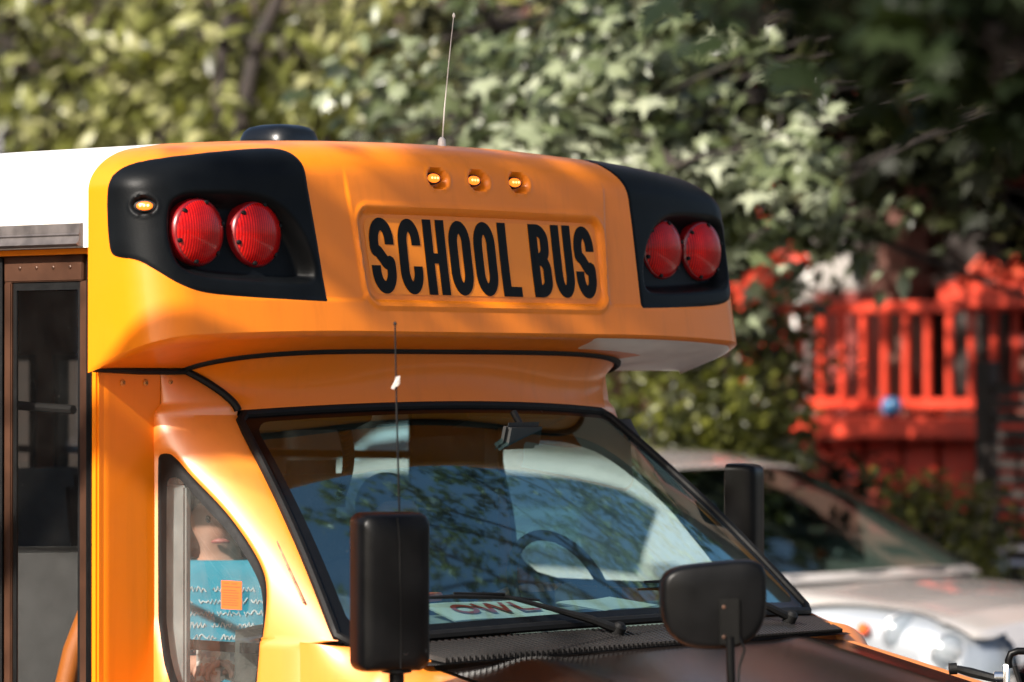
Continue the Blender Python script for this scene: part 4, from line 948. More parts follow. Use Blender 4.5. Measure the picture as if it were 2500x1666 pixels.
SHADE = [((1720, 90), 22.0, (.8, .8, .28), 380), ((1980, 180), 21.7, (.7, .8, .45), 420), ((2200, 80), 21.2, (.8, .8, .5), 480), ((2050, 320), 21.7, (.35, .4, .25), 120), ((2320, 250), 20.7, (.5, .5, .3), 200), ((1850, 80), 22.0, (.9, .9, .28), 380), ((1450, 70), 22.2, (.9, .9, .22), 300)]
SHADE += [((1560, 260), 22.0, (.9, .9, .4), 480), ((1250, 190), 22.4, (.9, 1.0, .4), 420), ((1790, 400), 21.8, (.4, .4, .25), 130)]
tree('shade_filler_tree', 'added tree of dark leaves standing in for shade behind the maple boughs', (11.4, 3.3, .1), 3.6, .17, [(at(p_[0], p_[1], d_), rad_, n_) for p_, d_, rad_, n_ in SHADE], .16, 'maple', 'leaf_shade', per=7, length=.42, lr=.06)  # crown added behind the maple, near-black leaf colour paints its shade
tree('shade_filler_tree', 'added tree of dark leaves standing in for shaded gaps behind the pale trees over the bus roof', (13.4, 14.4, .1), 3.6, .17, [(at(px_, py_, 30.5), (1.2, 1.2, .55), 520) for px_, py_ in ((40, 120), (300, 200), (560, 150), (800, 220), (1020, 120), (160, 330), (460, 330), (700, 360))], .17, 'oval', 'leaf_shade', per=8, length=.5, lr=.2)  # leaf mass added for dark gaps, the shade is in its colour
# tree on the near pavement: dapples the bus front, its low bough hangs into the top right corner
tree('near_tree', 'near-side street tree whose crown dapples the bus from out of frame', (-6.6, 2.2, .1), 4.0, .17,
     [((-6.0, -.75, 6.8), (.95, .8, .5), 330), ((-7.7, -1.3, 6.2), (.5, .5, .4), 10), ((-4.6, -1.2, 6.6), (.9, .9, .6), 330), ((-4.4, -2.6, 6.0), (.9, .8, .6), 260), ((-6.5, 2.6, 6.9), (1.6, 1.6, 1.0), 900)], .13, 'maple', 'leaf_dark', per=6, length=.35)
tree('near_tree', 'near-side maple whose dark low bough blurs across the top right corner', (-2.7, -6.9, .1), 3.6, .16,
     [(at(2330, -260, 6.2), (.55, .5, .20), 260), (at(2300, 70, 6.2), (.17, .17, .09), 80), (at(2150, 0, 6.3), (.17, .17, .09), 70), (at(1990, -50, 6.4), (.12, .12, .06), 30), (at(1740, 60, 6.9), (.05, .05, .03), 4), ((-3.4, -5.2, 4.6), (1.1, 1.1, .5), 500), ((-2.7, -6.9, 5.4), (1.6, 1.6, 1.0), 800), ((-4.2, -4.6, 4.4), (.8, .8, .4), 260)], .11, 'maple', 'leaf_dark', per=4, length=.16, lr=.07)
# trees along the far pavement seen only in the windshield glass
tree('kerb_tree', 'kerbside tree farther along the street past the red porch', (9.6, -1.6, .1), 6.5, .20,
     [((8.6, -1.2, 7.2), (1.4, 1.4, .9), 500), ((8.6, -.4, 9.0), (1.2, 1.2, .7), 420), ((7.6, .9, 10.2), (1.1, 1.1, .7), 360), ((9.6, 1.5, 8.6), (1.2, 1.2, .8), 420), ((7.6, -2.2, 10.4), (1.2, 1.2, .8), 400), ((6.4, -.6, 11.0), (1.1, 1.1, .6), 330), ((9.9, 3.1, 10.), (1.2, 1.2, .8), 300), ((5.4, -2.0, 10.6), (1.0, 1.0, .6), 300), ((4.6, -1.0, 11.6), (.9, .9, .5), 220), ((6.0, -4.0, 10.2), (1.1, 1.1, .7), 320), ((4.2, -3.2, 11.8), (.9, .9, .5), 220), ((6.8, 1.8, 9.6), (.9, .9, .5), 260), ((5.2, .8, 10.4), (.8, .8, .45), 180), ((10.2, -3.4, 6.6), (1.3, 1.4, 1.0), 500)], .16, 'maple', 'leaf_maple', per=7, lr=.25)

def bush(name, label, c, rad, n, size, mat, stems=7):
    c = Vector(c); e = empty(name, (c.x, c.y, .1)); tag(e, label, 'bush', 'shrubs in the front yards'); m = MB(); pts = []
    hgt = c.z + rad[2]
    for k in range(stems):
        a = k * 2.4; tip = Vector((math.cos(a) * rad[0] * .6, math.sin(a) * rad[1] * .6, c.z - .1 + rad[2] * random.uniform(0, .7))); limb(m, (math.cos(a) * .1, math.sin(a) * .1, -.05), tip, .03, .008, .08, 7)
    m.build('stem', 'bark', e, smooth=60)
    for k in range(max(6, n // 260)):
        d = rng.normal(0, 1, 3); d /= np.linalg.norm(d); cc = d * np.array(rad) * rng.uniform(.35, .85); cc[2] += c.z - .1
        q, _, _ = sprays(cc, np.array(rad) * .36, 26, 9, .22, -.2); q[:, 2] = np.maximum(q[:, 2], .05); pts.append(q)
    o = bpy.data.objects.new('foliage', foliage_mesh('foliage', np.concatenate(pts), size, 'oval', mat)); COL.objects.link(o); o.parent = e
bush('garden_bush', 'tall rounded green bush between the bus cap and the red railing', at(1650, 920, 23.5), (.62, .62, .85), 3600, .10, 'leaf_bush', 9)
bush('garden_bush', 'broad low green bush rising behind the silver car roof', at(1590, 1040, 22.5), (.7, .7, .6), 2600, .10, 'leaf_bush')
bush('garden_bush', 'small yellow-green bush below the red porch panels', at(2180, 1240, 22.3), (.45, .45, .32), 1500, .085, 'leaf_bush')
bush('garden_bush', 'dark low shrub at the foot of the slatted gate', at(1960, 1230, 23.2), (.5, .6, .35), 1200, .09, 'leaf_dark')

# ------------------------------------------------------------------ houses across the street
def wall_x(m, x, y0, y1, z0, z1, holes, t=.25):
    """wall facing the street (-x) with rectangular openings"""
    ys = sorted({y0, y1, *[h[0] for h in holes], *[h[1] for h in holes]}); zs_ = sorted({z0, z1, *[h[2] for h in holes], *[h[3] for h in holes]})
    for a, b in zip(ys, ys[1:]):
        for c, d in zip(zs_, zs_[1:]):
            if not any(h[0] <= a and b <= h[1] and h[2] <= c and d <= h[3] for h in holes): m.b2((x, a, c), (x + t, b, d))
def house(name, label, x, y0, y1, h, mat, holes, trim, rz=0):
    e = empty(name, (x, (y0 + y1) / 2, 0), rz); tag(e, label, 'house'); oy = (y0 + y1) / 2
    L = lambda hs: [(a - oy, b - oy, c, d) for a, b, c, d in hs]
    m = MB(); wall_x(m, 0, y0 - oy, y1 - oy, 0, h, L(holes)); m.b2((.25, y0 - oy, 0), (7, y0 - oy + .25, h)); m.b2((.25, y1 - oy - .25, 0), (7, y1 - oy, h)); m.b2((7, y0 - oy, 0), (7.2, y1 - oy, h)); m.build('wall', mat, e, smooth=None)
    m = MB(); m.b2((-.35, y0 - oy, h), (7.3, y1 - oy, h + .25)); m.b2((-.25, y0 - oy, h - .35), (-.002, y1 - oy, h - .02)); m.build('roof', 'slate', e, bevel=.03)
    for a, b, c, d in L(holes):
        f = MB(); w = .09; f.b2((-.05, a - .02, d - w), (.12, b + .02, d + .02)); f.b2((-.05, a - .02, c + .02), (.12, a + w, d - w)); f.b2((-.05, b - w, c + .02), (.12, b + .02, d - w)); f.b2((.0, a + w, (c + d) / 2 - .03), (.10, b - w, (c + d) / 2 + .03)); wd = f.build('window', trim, e, smooth=None)
        q = MB(); q.b2((-.10, a - .06, c - .06), (.14, b + .06, c + .019)); q.build('sill', trim, wd)
        q = MB(); q.b2((.06, a + .05, c + .02), (.065, b - .05, d - .05)); q.build('pane', 'house_glass', wd)
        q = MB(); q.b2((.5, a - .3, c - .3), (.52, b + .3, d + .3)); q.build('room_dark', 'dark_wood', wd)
    return e
house('red_porch_house', 'dark brownstone house with red painted porch front', 14.2, 4.0, 12.6, 8.5, 'brownstone', [(5.0, 6.1, 2.3, 4.4), (7.5, 8.6, 2.3, 4.4), (10.2, 11.3, 2.5, 4.4), (5.0, 6.1, 5.6, 7.4), (7.5, 8.6, 5.6, 7.4), (10.2, 11.3, 5.6, 7.4)], 'dark_red')
house('brick_house', 'brown brick house with pale window trim behind the street trees', 15.6, 12.8, 21.5, 8.0, 'brown_brick', [(13.8, 14.9, 2.4, 4.2), (16.4, 17.5, 2.4, 4.2), (19.0, 20.1, 2.4, 4.2), (13.8, 14.9, 5.4, 7.0), (16.4, 17.5, 5.4, 7.0), (19., 20.1, 5.4, 7.)], 'slate')
house('brick_house', 'far red brick house beyond the brown one, mostly hidden by leaves', 15.2, 21.7, 30., 8.6, 'brick', [(23.0, 24.1, 2.4, 4.2), (26., 27.1, 2.4, 4.2), (23.0, 24.1, 5.4, 7.0)], 'white_wood')
for yy in (-1., 8., 17.):  # unseen row, added to give the door glass dark reflections
    house('near_house', 'first brown brick house of the unseen row added along the near pavement' if yy < 0 else ('second brick house of the unseen row added along the near pavement' if yy < 10 else 'third brick house of the unseen row added along the near pavement'), -12.5, yy, yy + 8.8, 7.6, 'brick' if yy < 10 and yy > 0 else 'brown_brick', [(yy + 1.2, yy + 2.4, 1.6, 3.6), (yy + 3.8, yy + 5.0, 1.6, 3.6), (yy + 6.4, yy + 7.6, 1.6, 3.6), (yy + 1.2, yy + 2.4, 4.8, 6.6), (yy + 3.8, yy + 5.0, 4.8, 6.6)], 'white_wood', math.pi)
# porch: built in its own frame, standing in front of the red house
porch = empty('red_porch', (0, 0, 0)); tag(porch, 'red timber porch with railing of upright balusters and columns', 'porch')
PX = at(2050, 900, 26).x; py0, py1 = at(2420, 900, 24.6).y, at(1745, 900, 26.9).y
PZ = 1.78; m = MB(); m.b2((PX - .28, py0, PZ - .13), (14.19, py1, PZ)); m.build('deck', 'red_paint', porch, bevel=.01)
railA, railB = Vector((PX + .02, py0, 0)), Vector((PX + .02, py1, 0))
m = MB(); m.b2((PX - .045, py0, 2.45), (PX + .075, py1, 2.52)); m.build('top_rail', 'red_paint', porch, bevel=.008)
m = MB(); m.b2((PX - .025, py0, PZ + .05), (PX + .055, py1, PZ + .12)); m.build('bottom_rail', 'red_paint', porch, bevel=.008)
nb = int((py1 - py0) / .165); bm_ = None
for i in range(nb):
    y = py0 + .1 + (py1 - py0 - .2) * i / (nb - 1)
    if bm_ is None:
        q = MB(); q.b2((-.020, -.021, 0), (.020, .021, 2.45 - PZ - .12)); bo_ = q.build('baluster', 'red_paint', porch, bevel=.006); bm_ = bo_.data
    else:
        bo_ = bpy.data.objects.new('baluster', bm_); COL.objects.link(bo_); bo_.parent = porch
    bo_.location = (PX + .015, y, PZ + .12)
for y in (py0 + .02, py1 - .02, (py0 + py1) / 2 - 1.05):
    m = MB(); m.b2((PX - .07, y - .07, 0.1), (PX + .10, y + .07, 2.60)); m.b2((PX - .09, y - .09, 2.60), (PX + .12, y + .09, 2.66)); m.build('newel_post', 'red_paint' if y > py0 + .5 else 'dark_wood', porch, bevel=.01)
# skirt boards under the deck
sk = None
for i in range(int((py1 - py0) / .30)):
    y = py0 + .15 + i * .30
    if y > py1 - .1: break
    if sk is None: q = MB(); q.b2((-.02, -.125, .1), (.02, .125, PZ - .14)); so_ = q.build('skirt_board', 'red_paint', porch, bevel=.006); sk = so_.data
    else: so_ = bpy.data.objects.new('skirt_board', sk); COL.objects.link(so_); so_.parent = porch
    so_.location = (PX + .02 + .01 * (i % 3), y, 0)
m = MB(); m.b2((PX + .05, py0, .1), (PX + .08, py1, PZ - .14)); m.build('skirt_backing', 'dark_red', porch)
# columns and roof of the porch
for px, w, mat in ((2075, .24, 'brownstone'), (2245, .30, 'dark_wood'), (1765, .17, 'red_paint')):
    c = at(px, 600, 26.2 if px < 2000 else 26.9); m = MB(); m.b2((c.x - w / 2, c.y - w / 2, PZ if px > 1900 else .1), (c.x + w / 2, c.y + w / 2, 3.848)); m.b2((c.x - w * .7, c.y - w * .7, 2.62), (c.x + w * .7, c.y + w * .7, 2.72)); m.b2((c.x - w * .7, c.y - w * .7, 3.66), (c.x + w * .7, c.y + w * .7, 3.78)); m.build('column', mat, porch, bevel=.012)
m = MB(); m.b2((PX - .4, py0 - .3, 3.85), (14.19, py1 + .6, 4.05)); m.build('porch_roof', 'dark_red', porch, bevel=.03)
# bracket scrolls at the red column
c = at(1765, 420, 26.0); m = MB(); m.tube([c + Vector((-.05, 0, .55)), c + Vector((-.05, -.30, .48)), c + Vector((-.05, -.42, .2)), c + Vector((-.05, -.2, -.05)), c + Vector((-.05, -.02, -.35))], .075, 8); m.tube([c + Vector((-.05, .0, -.3)), c + Vector((-.05, -.32, -.55))], .08, 8); m.build('scroll_bracket', 'red_paint', porch)
# white door surround with curtain
e = empty('white_doorway', (0, 0, 0)); tag(e, 'white painted doorway with pale curtains left of the brown column', 'doorway'); c = at(1960, 560, 27.2)
m = MB(); m.b2((c.x, c.y - .52, PZ), (c.x + .10, c.y - .36, 3.45)); m.b2((c.x, c.y + .36, PZ), (c.x + .10, c.y + .52, 3.45)); m.b2((c.x, c.y - .52, 3.45), (c.x + .10, c.y + .52, 3.62)); m.build('door_frame', 'white_wood', e, bevel=.01)
rows = [[(c.x + .09 + .025 * math.sin(t * 60), c.y - .36 + .72 * t, z) for t in np.linspace(0, 1, 60)] for z in (2.62, 2.9, 3.2, 3.45)]
m = MB(); m.b2((c.x + .06, c.y - .36, PZ), (c.x + .09, c.y + .36, 2.619)); m.build('door_panel', 'dark_red', e, bevel=.006)
obj('curtain', np.array(rows).reshape(-1, 3), grid_faces(4, 60), 'curtain', e)
# sunlit red flower box beside the railing
c = at(2320, 672, 25.2); e = empty('flower_box', (c.x, c.y, c.z)); tag(e, 'bright red planter box on the railing at the far right', 'planter')
m = MB(); m.b2((-.14, -.45, -.09), (.14, .45, .06)); m.build('box', 'red_paint', e, bevel=.01)
leaf_mat('petal', [(.70, .10, .04), (.62, .06, .03)], (.5, .05, .02), .5, .3)
q, _, _ = sprays((0, 0, .07), (.12, .42, .06), 40, 8, .10, -.6); o = bpy.data.objects.new('flowers', foliage_mesh('flowers', q, .07, 'oval', 'petal')); COL.objects.link(o); o.parent = e; tag(o, 'small red flowers massed in the box', kind='stuff')
# blue glazed pot on a ledge
c = at(1990, 960, 25.6)
m = MB(); m.lathe([(.035, 0), (.058, .024), (.070, .062), (.066, .10), (.054, .115), (.062, .127), (.052, .127), (.046, .11), (.015, .024)], (0, 0, 0), (0, 0, 1), 28); o = m.build('garden_pot', 'blue_glaze', None, smooth=60); o.location = (PX - .16, c.y, PZ); tag(o, 'round blue glazed pot on the porch edge below the red railing', 'pot')
# slatted dark gate at far right
e = empty('slatted_gate', (0, 0, 0)); tag(e, 'dark wooden gate of horizontal slats at the right edge', 'gate'); g0, g1 = at(2440, 1000, 22.6), at(2268, 1000, 23.0)
d_ = Vector((g1.x - g0.x, g1.y - g0.y, 0)); Lg = d_.length; ang = math.atan2(d_.y, d_.x); e.location = (g0.x, g0.y, 0); e.rotation_euler = (0, 0, ang); gs = None
for i in range(20):
    z = .35 + i * .085
    if gs is None: q = MB(); q.b2((0, -.015, -.026), (Lg, .015, .026)); go = q.build('slat', 'dark_wood', e, bevel=.004); gs = go.data
    else: go = bpy.data.objects.new('slat', gs); COL.objects.link(go); go.parent = e
    go.location = (0, 0, z)
for x in (0, Lg): m = MB(); m.b2((x - .05, -.05, 0.05), (x + .05, .05, 2.12)); m.build('post', 'dark_wood', e, bevel=.008)
# pale house corner glimpsed under the cap
c = at(1440, 930, 30.); m = MB(); m.box((c.x, c.y + .4, 1.3), (.3, 2.0, 2.4)); m.box((c.x, c.y + .4, 2.53), (.42, 2.1, .07)); w_ = m.build('garden_wall', 'pale_stucco', None, bevel=.02); tag(w_, 'pale stucco garden wall glimpsed under the far corner of the bus cap', 'wall')

# ------------------------------------------------------------------ cars
def make_car(name, label, mat, loc, rz):
    e = empty(name, loc, rz); tag(e, label, 'car', 'cars parked across the street')
    st = np.array([  # y, half width, top z, shoulder drop
        [0.00, .56, .80, .02], [.03, .68, .87, .03], [.10, .79, .94, .04], [.25, .86, .99, .05], [.5, .89, 1.035, .05], [.85, .91, 1.075, .05], [1.2, .92, 1.10, .04], [1.6, .925, 1.09, .03], [3.0, .93, 1.09, .03], [4.2, .915, 1.09, .03], [4.55, .88, 1.05, .04], [4.68, .80, .95, .05]])
    ys = np.concatenate([np.linspace(0, .3, 22), np.linspace(.3, 1.3, 30)[1:], np.linspace(1.3, 4.68, 26)[1:]]); rows = []
    for y in ys:
        hw = np.interp(y, st[:, 0], st[:, 1]); zt = np.interp(y, st[:, 0], st[:, 2]); half = [(hw * .86, .22), (hw * .97, .30), (hw, .50), (hw * .985, .62)]
        zs_ = zt - .13
        half += [(hw * .99, .70 if zs_ > .72 else zs_ - .02), (hw * .965, zs_), (hw * .92, zt - .055), (hw * .84, zt - .015), (hw * .62, zt), (hw * .3, zt + .018), (0, zt + .022)]
        hp = np.array(half); k = np.linspace(0, len(hp) - 1, 41); hx_ = np.interp(k, np.arange(len(hp)), hp[:, 0]); hz_ = np.interp(k, np.arange(len(hp)), hp[:, 1])
        ker = np.array([1, 2, 3, 2, 1]) / 9.
        pad = lambda a: np.concatenate([[a[0]] * 2, a, [a[-1]] * 2]); hx2 = np.convolve(pad(hx_), ker, 'valid'); hz2 = np.convolve(pad(hz_), ker, 'valid'); hx2[-1] = 0
        rows.append(np.concatenate([np.stack([-hx2, np.full(41, y), hz2], 1), np.stack([hx2[::-1][1:], np.full(40, y), hz2[::-1][1:]], 1)]))
    B = np.array(rows); nr, nc = B.shape[:2]; fc = grid_faces(nr, nc)
    HL = chaikin([(.99, 1.00), (.80, 1.03), (.5, 1.01), (.28, .965), (.10, .87), (.03, .76), (.12, .71), (.5, .77), (.85, .89)], 2)
    A = B.reshape(-1, 3); sdh = sd_poly(A[:, 1] + (0.92 - np.abs(A[:, 0])) * .25, A[:, 2], HL); sdh = np.maximum(sdh, .50 - np.abs(A[:, 0]))
    wheel = np.minimum(np.hypot(A[:, 1] - .95, A[:, 2] - .32), np.hypot(A[:, 1] - 3.75, A[:, 2] - .32)) - .37
    grl = np.maximum(sd_rbox(A[:, 0], A[:, 2], 0, .72, .36, .075, .05), A[:, 1] - .4)
    E_ = np.concatenate([A, sdh[:, None], wheel[:, None], grl[:, None]], 1)
    (w1, f1), (v2, f2) = clip(E_, fc.tolist(), wheel)
    (hv_, hf_), (v3, f3) = clip(v2, f2, v2[:, 3]); (gv_, gf_), (v4, f4) = clip(v3, f3, v3[:, 5])
    obj('body', v4, f4, mat, e, smooth=35); obj('grille', gv_, gf_, 'car_trim', e)
    for sg in (-1, 1):
        kp = [f for f in hf_ if hv_[f[0], 0] * sg > 0]; us = sorted({i for f in kp for i in f}); mp_ = {u: i for i, u in enumerate(us)}; ff = [[mp_[i] for i in f] for f in kp]
        hl = obj('headlight', hv_[us], ff, 'lamp_glass', e)
        ins = hv_[us].copy(); ins[:, 0] *= .955; ins[:, 1] += .055; obj('reflector', ins, ff, 'lamp_silver', hl)
        for (hx_, hy_, hz_, r_) in ((.765, .43, .905, .088), (.745, .20, .835, .078)):
            q = MB(); ax_ = (sg * .62, -.78, .05); q.lathe([(r_ * 1.08, -.03), (r_ * 1.08, .012), (r_, .016), (r_ * .96, .004)], (sg * hx_, hy_, hz_), ax_, 24); q.build('projector_ring', 'lamp_silver', hl)
            q = MB(); q.lathe([(r_ * .95, 0), (r_ * .8, .016), (r_ * .4, .028), (.002, .032)], (sg * hx_, hy_, hz_), ax_, 24); q.build('projector', 'lamp_lens', hl, smooth=70)
        q = MB(); q.lathe([(.03, 0), (.026, -.03), (.01, -.04)], (sg * .84, .60, .92), (-sg * .2, 1, 0), 12); q.build('turn_signal', 'tag_orange', hl)
    # greenhouse
    zr = lambda y: np.interp(y, [.95, 1.3, 1.7, 2.05, 2.4, 3.0, 3.6, 4.2, 4.5, 4.66], [1.10, 1.28, 1.47, 1.60, 1.66, 1.69, 1.67, 1.60, 1.36, 1.08])
    rows = []
    for y in np.concatenate([np.linspace(.95, 2.1, 34), np.linspace(2.1, 4.66, 40)[1:]]):
        z = zr(y); f = np.clip((z - 1.07) / .6, .02, 1); hb = .87; ht = .87 - .20 * f
        half = [(hb, 1.06), (hb - .05 * f, 1.07 + (z - 1.07) * .35), (ht + .03, 1.07 + (z - 1.07) * .78), (ht - .02, 1.07 + (z - 1.07) * .92), (ht - .10, z - .012 * f), (ht * .5, z + .006), (0, z + .012)]
        yc = [.30, .28, .24, .2, .14, .04, 0]
        hp = np.array(half); k = np.linspace(0, 6, 31); hx_ = np.interp(k, range(7), hp[:, 0]); hz_ = np.interp(k, range(7), hp[:, 1]); yo = np.interp(k, range(7), yc) * max(0, min(1, (2.2 - y) / 1.2))
        rows.append(np.concatenate([np.stack([-hx_, y + yo, hz_], 1), np.stack([hx_[::-1][1:], (y + yo)[::-1][1:], hz_[::-1][1:]], 1)]))
    B = np.array(rows); nr, nc = B.shape[:2]; A = B.reshape(-1, 3); ri, ci = np.divmod(np.arange(nr * nc), nc); kk = np.minimum(ci, nc - 1 - ci) / 5.0; yy = B[:, nc // 2, 1][ri]
    ws_ = np.maximum(np.maximum(yy - 2.02, 1.02 - yy), (3.55 + .0 * yy - kk) * .25)
    sw_ = np.maximum(np.maximum(np.maximum(1.75 - yy, yy - 4.25), (kk - 2.3) * .25), (.35 - kk) * .25)
    g_ = np.minimum(ws_, sw_)
    (gv_, gf_), (pv_, pf_) = clip(np.concatenate([A, g_[:, None], ws_[:, None]], 1), grid_faces(nr, nc).tolist(), g_)
    obj('roof', pv_, pf_, mat, e, smooth=40); kp = [f for f in gf_ if gv_[f[0], 4] < .02]; k2 = [f for f in gf_ if not gv_[f[0], 4] < .02]
    obj('windshield', gv_, kp, 'car_glass', e, weld=0); 
    if k2: obj('side_window', gv_, k2, 'car_glass', e)
    m = MB(); m.b2((-.80, 1.35, .5), (.80, 4.4, .95)); m.build('cabin', 'dark_inside', e, bevel=.05)
    for x in (-.38, .38): m = MB(); m.box((x, 2.35, 1.12), (.46, .14, .6), (R(-12), 0, 0)); m.box((x, 2.42, 1.47), (.24, .09, .16)); m.build('front_seat', 'grey_vinyl', e, bevel=.03)
    m = MB(); m.tube([(-.70, 1.12, 1.105), (-.2, 1.02, 1.12), (.3, 1.02, 1.12), (.72, 1.14, 1.105)], .022, 8); m.build('cowl', 'car_trim', e)
    for sg in (-1, 1):
        m = MB(); m.box((sg * 1.0, 1.62, 1.12), (.20, .09, .13)); m.tube([(sg * .86, 1.62, 1.08), (sg * .96, 1.62, 1.10)], .025, 6); m.build('side_mirror', mat, e, bevel=.03)
        for y in (.95, 3.75):
            w_ = empty('wheel', (sg * .80, y, .32), parent=e)
            MB().lathe([(.19, -.1), (.30, -.1), (.32, -.06), (.32, .06), (.30, .1), (.19, .1)], (0, 0, 0), (1, 0, 0), 28).build('tyre', 'tyre', w_); MB().lathe([(.02, .06 * sg), (.08, .05 * sg), (.19, .04 * sg), (.2, .09 * sg), (.2, -.09 * sg)], (0, 0, 0), (1, 0, 0), 20).build('rim', 'aluminium', w_)
    m = MB(); m.b2((-.72, .12, .25), (.72, 4.6, .45)); m.build('underbody', 'car_trim', e)
    return e
make_car('parked_car', 'silver car parked across the street beyond the bus hood', 'car_silver', (6.95, 2.75, .0), 0)
cb = at(1475, 1010, 24.5); make_car('parked_car', 'pale blue car standing farther back, only its roof showing above the bus windshield edge', 'car_blue', (cb.x, cb.y - 2.6, .13), R(0))
# ------------------------------------------------------------------ people in the bus
from mathutils.bvhtree import BVHTree
pm('skin_tone', (.50, .27, .19), .5, var=.08, vs=30)
pm('hair_dark', (.02, .014, .010), .6, var=.4, vs=60, bump=.6, bs=200)
pm('teal_shirt', (.018, .27, .38), .8, var=.12, vs=14, bump=.25, bs=60)
pm('navy_shirt', (.03, .05, .09), .8, var=.15, vs=14, bump=.25, bs=60)
pm('denim', (.03, .045, .08), .85, var=.2, vs=30)
pm('eye', (.03, .02, .015), .15)
pm('lip', (.38, .13, .11), .45)
pm('white_print', (.80, .82, .80), .7)
def skin_obj(name, V, Ed, Rd, roots, mat, parent, sub=2):
    me = bpy.data.meshes.new(name); me.from_pydata([tuple(v) for v in V], Ed, []); o = bpy.data.objects.new(name, me); COL.objects.link(o)
    md = o.modifiers.new('skin', 'SKIN'); md.use_smooth_shade = True
    for i, r_ in enumerate(Rd):
        sv = me.skin_vertices[0].data[i]; sv.radius = (r_, r_) if not isinstance(r_, tuple) else r_; sv.use_root = i in roots
    s_ = o.modifiers.new('sub', 'SUBSURF'); s_.levels = sub; s_.render_levels = sub
    dg = bpy.context.evaluated_depsgraph_get(); n = bpy.data.meshes.new_from_object(o.evaluated_get(dg)); n.name = name
    bpy.data.objects.remove(o); bpy.data.meshes.remove(me); n.materials.clear(); n.materials.append(MATS[mat])
    n.polygons.foreach_set('use_smooth', [True] * len(n.polygons))
    o = bpy.data.objects.new(name, n); COL.objects.link(o); o.parent = parent; return o
def person(label, loc, rz, wrist, elbow, shirt, group=None, scribble=False, head_turn=0.):
    e = empty('person', loc, rz); tag(e, label, 'person')
    V = [(0, 0, 1.0), (0, .02, 1.18), (0, .0, 1.36), (0, .01, 1.49), (0, -.005, 1.545), (0, -.02, 1.615), (0, -.015, 1.69)]
    Ed = [(i, i + 1) for i in range(6)]; Rd = [(.16, .12), (.145, .11), (.165, .115), (.075, .07), .052, (.074, .086), (.066, .078)]; roots = {0}
    def chain(start, pts, rads):
        p = start
        for q, r_ in zip(pts, rads): V.append(q); Rd.append(r_); Ed.append((p, len(V) - 1)); p = len(V) - 1
        return p
    for sg in (-1, 1):
        el = Vector((sg * elbow[0], elbow[1], elbow[2])); wr = Vector((sg * wrist[0], wrist[1], wrist[2]))
        d = (wr - el).normalized(); palm = wr + d * .075
        chain(2, [(sg * .17, .0, 1.445), tuple(el.lerp(Vector((sg * .18, 0, 1.44)), .5)), tuple(el), tuple(wr.lerp(el, .45)), tuple(wr), tuple(palm)], [.062, .050, .042, .036, (.027, .022), (.036, .016)])
        up_ = Vector((0, 0, 1)); sd = d.cross(up_).normalized(); nn = sd.cross(d)
        for k, (o_, ln) in enumerate(((-.028, .070), (-.010, .080), (.009, .076), (.027, .060))):     # four fingers, curling down
            b0 = palm - d * .02 + sd * o_; b1 = palm + d * .022 + sd * o_ * 1.1; b2 = b1 + d * ln * .40 - nn * ln * .20; b3 = b2 + d * ln * .15 - nn * ln * .38; b4 = b3 - d * ln * .10 - nn * ln * .22
            s0 = len(V); V.append(tuple(b0)); Rd.append(.0095); roots.add(s0); chain(s0, [tuple(b1), tuple(b2), tuple(b3), tuple(b4)], [.0098, .009, .0082, .007])
        b0 = wr + d * .03 - sd * sg * .012; b1 = b0 - sd * sg * .035 + d * .02 - nn * .008; b2 = b1 + d * .028 - nn * .012 - sd * sg * .006; b3 = b2 + d * .020 - nn * .010
        s0 = len(V); V.append(tuple(b0)); Rd.append(.013); roots.add(s0); chain(s0, [tuple(b1), tuple(b2), tuple(b3)], [.0115, .010, .008])
        chain(0, [(sg * .09, -.05, .985), (sg * .12, -.24, .99), (sg * .13, -.44, .98), (sg * .13, -.45, .80), (sg * .13, -.44, .64), (sg * .13, -.56, .62)], [.09, .085, .068, .055, .045, (.045, .03)])
    # nose and ears grow out of the head
    chain(5, [(0, -.108, 1.605)], [.013])
    for sg in (-1, 1): chain(5, [(sg * .088, .0, 1.62)], [(.010, .018)])
    body = skin_obj('body', V, Ed, Rd, roots, 'skin_tone', e)
    # clothes follow the body
    TV = [V[0], V[1], V[2], (0, .004, 1.505)]; TE = [(0, 1), (1, 2), (2, 3)]; TR = [(.180, .140), (.165, .130), (.190, .138), (.085, .078)]
    for sg in (-1, 1):
        el = Vector((sg * elbow[0], elbow[1], elbow[2])); sh = Vector((sg * .175, 0, 1.445)); TV += [tuple(sh), tuple(sh.lerp(el, .45)), tuple(sh.lerp(el, .72))]; k = len(TV); TE += [(2, k - 3), (k - 3, k - 2), (k - 2, k - 1)]; TR += [.088, .070, .064]
    sh_ = skin_obj('shirt', TV, TE, TR, {0}, shirt, e)
    LV = [(0, 0, .97)]; LE = []; LR = [(.185, .15)]
    for sg in (-1, 1):
        LV += [(sg * .09, -.05, .985), (sg * .12, -.24, .985), (sg * .13, -.45, .975), (sg * .13, -.45, .80), (sg * .13, -.44, .68)]; k = len(LV); LE += [(0, k - 5), (k - 5, k - 4), (k - 4, k - 3), (k - 3, k - 2), (k - 2, k - 1)]; LR += [.108, .10, .085, .07, .062]
    skin_obj('trousers', LV, LE, LR, {0}, 'denim', e)
    m = MB(); rg = []
    for t in np.linspace(0, 1, 10):
        th = t * 1.75; rr = math.sin(th); zz = math.cos(th); rg.append([(.084 * rr * math.cos(a), .0 + .100 * rr * math.sin(a) - (.012 if math.sin(a) < 0 else 0) * 0, 1.662 + .098 * zz - (.0 if math.sin(a) > -.3 else -.028 * max(0, t - .45) * 2)) for a in np.linspace(0, 2 * math.pi, 28, endpoint=False)])
    # keep the forehead clear: pull the front of the fringe up
    rg2 = []
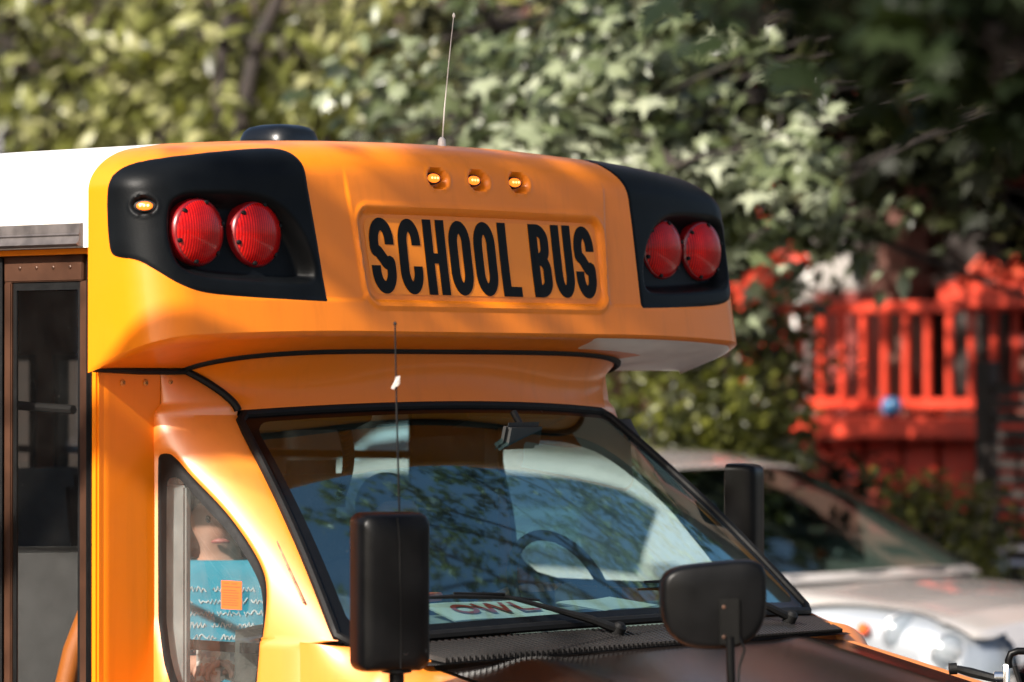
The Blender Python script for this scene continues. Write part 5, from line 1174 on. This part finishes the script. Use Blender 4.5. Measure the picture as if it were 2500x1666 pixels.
    for ring_ in rg: rg2.append([(x, y, z if y > -.035 else max(z, 1.692)) for x, y, z in ring_])
    m.loft(rg2); m.build('hair', 'hair_dark', e, smooth=70)
    for sg in (-1, 1): q = MB(); q.lathe([(.001, -.011), (.009, -.007), (.0115, 0), (.009, .007), (.001, .011)], (sg * .032, -.092, 1.632), (0, 1, 0), 12); q.build('eye', 'eye', e, smooth=70)
    q = MB(); q.tube([(-.024, -.088, 1.566), (-.010, -.099, 1.569), (.010, -.099, 1.569), (.024, -.088, 1.566)], [.004, .007, .007, .004], 8); q.build('mouth', 'lip', e, smooth=70)
    if scribble:
        bv = BVHTree.FromPolygons([v.co for v in sh_.data.vertices], [list(p.vertices) for p in sh_.data.polygons]); q = MB(); rs = random.Random(3)
        for r_ in range(7):
            z0 = 1.43 - r_ * .034; x = -.15
            while x < .15:
                L_ = rs.uniform(.03, .075); P = []
                for t in np.linspace(0, 1, 14):
                    xx = x + L_ * t; zz = z0 + (.007 * math.sin(t * L_ * 520 + r_) if rs.random() > .12 else .010)
                    h = bv.ray_cast(Vector((xx, -1, zz)), Vector((0, 1, 0)))
                    if h[0]: P.append(h[0] + Vector((0, -.0025, 0)))
                if len(P) > 3: q.tube(P, .0016, 4)
                x += L_ + rs.uniform(.008, .02)
        q.build('shirt_print', 'white_print', sh_)
    return e
person('driver with dark hair at the steering wheel, forehead showing above the near mirror', (.42, .78, -.02), 0, (.10, -.50, 1.40), (.27, -.20, 1.22), 'navy_shirt')
person('person in teal t-shirt with white handwriting print, seen through the triangular side window', (-.02, 1.02, -.02), R(-44), (.05, -.27, 1.23), (.25, -.10, 1.20), 'teal_shirt', scribble=True)
# crumpled paper in that person's hands
m = MB(); rows = [[(-.06 + .12 * i / 9, -.05 + .10 * j / 7, .012 * math.sin(i * 1.3 + j) + .008 * math.cos(j * 2.1 - i)) for i in range(10)] for j in range(8)]
o = obj('held_paper', np.array(rows).reshape(-1, 3), grid_faces(8, 10), 'paper', None, smooth=None); o.location = (-.27, .77, 1.21); o.rotation_euler = (R(60), 0, R(-44)); tag(o, 'crumpled white paper held in the hands of the person in teal', 'paper')
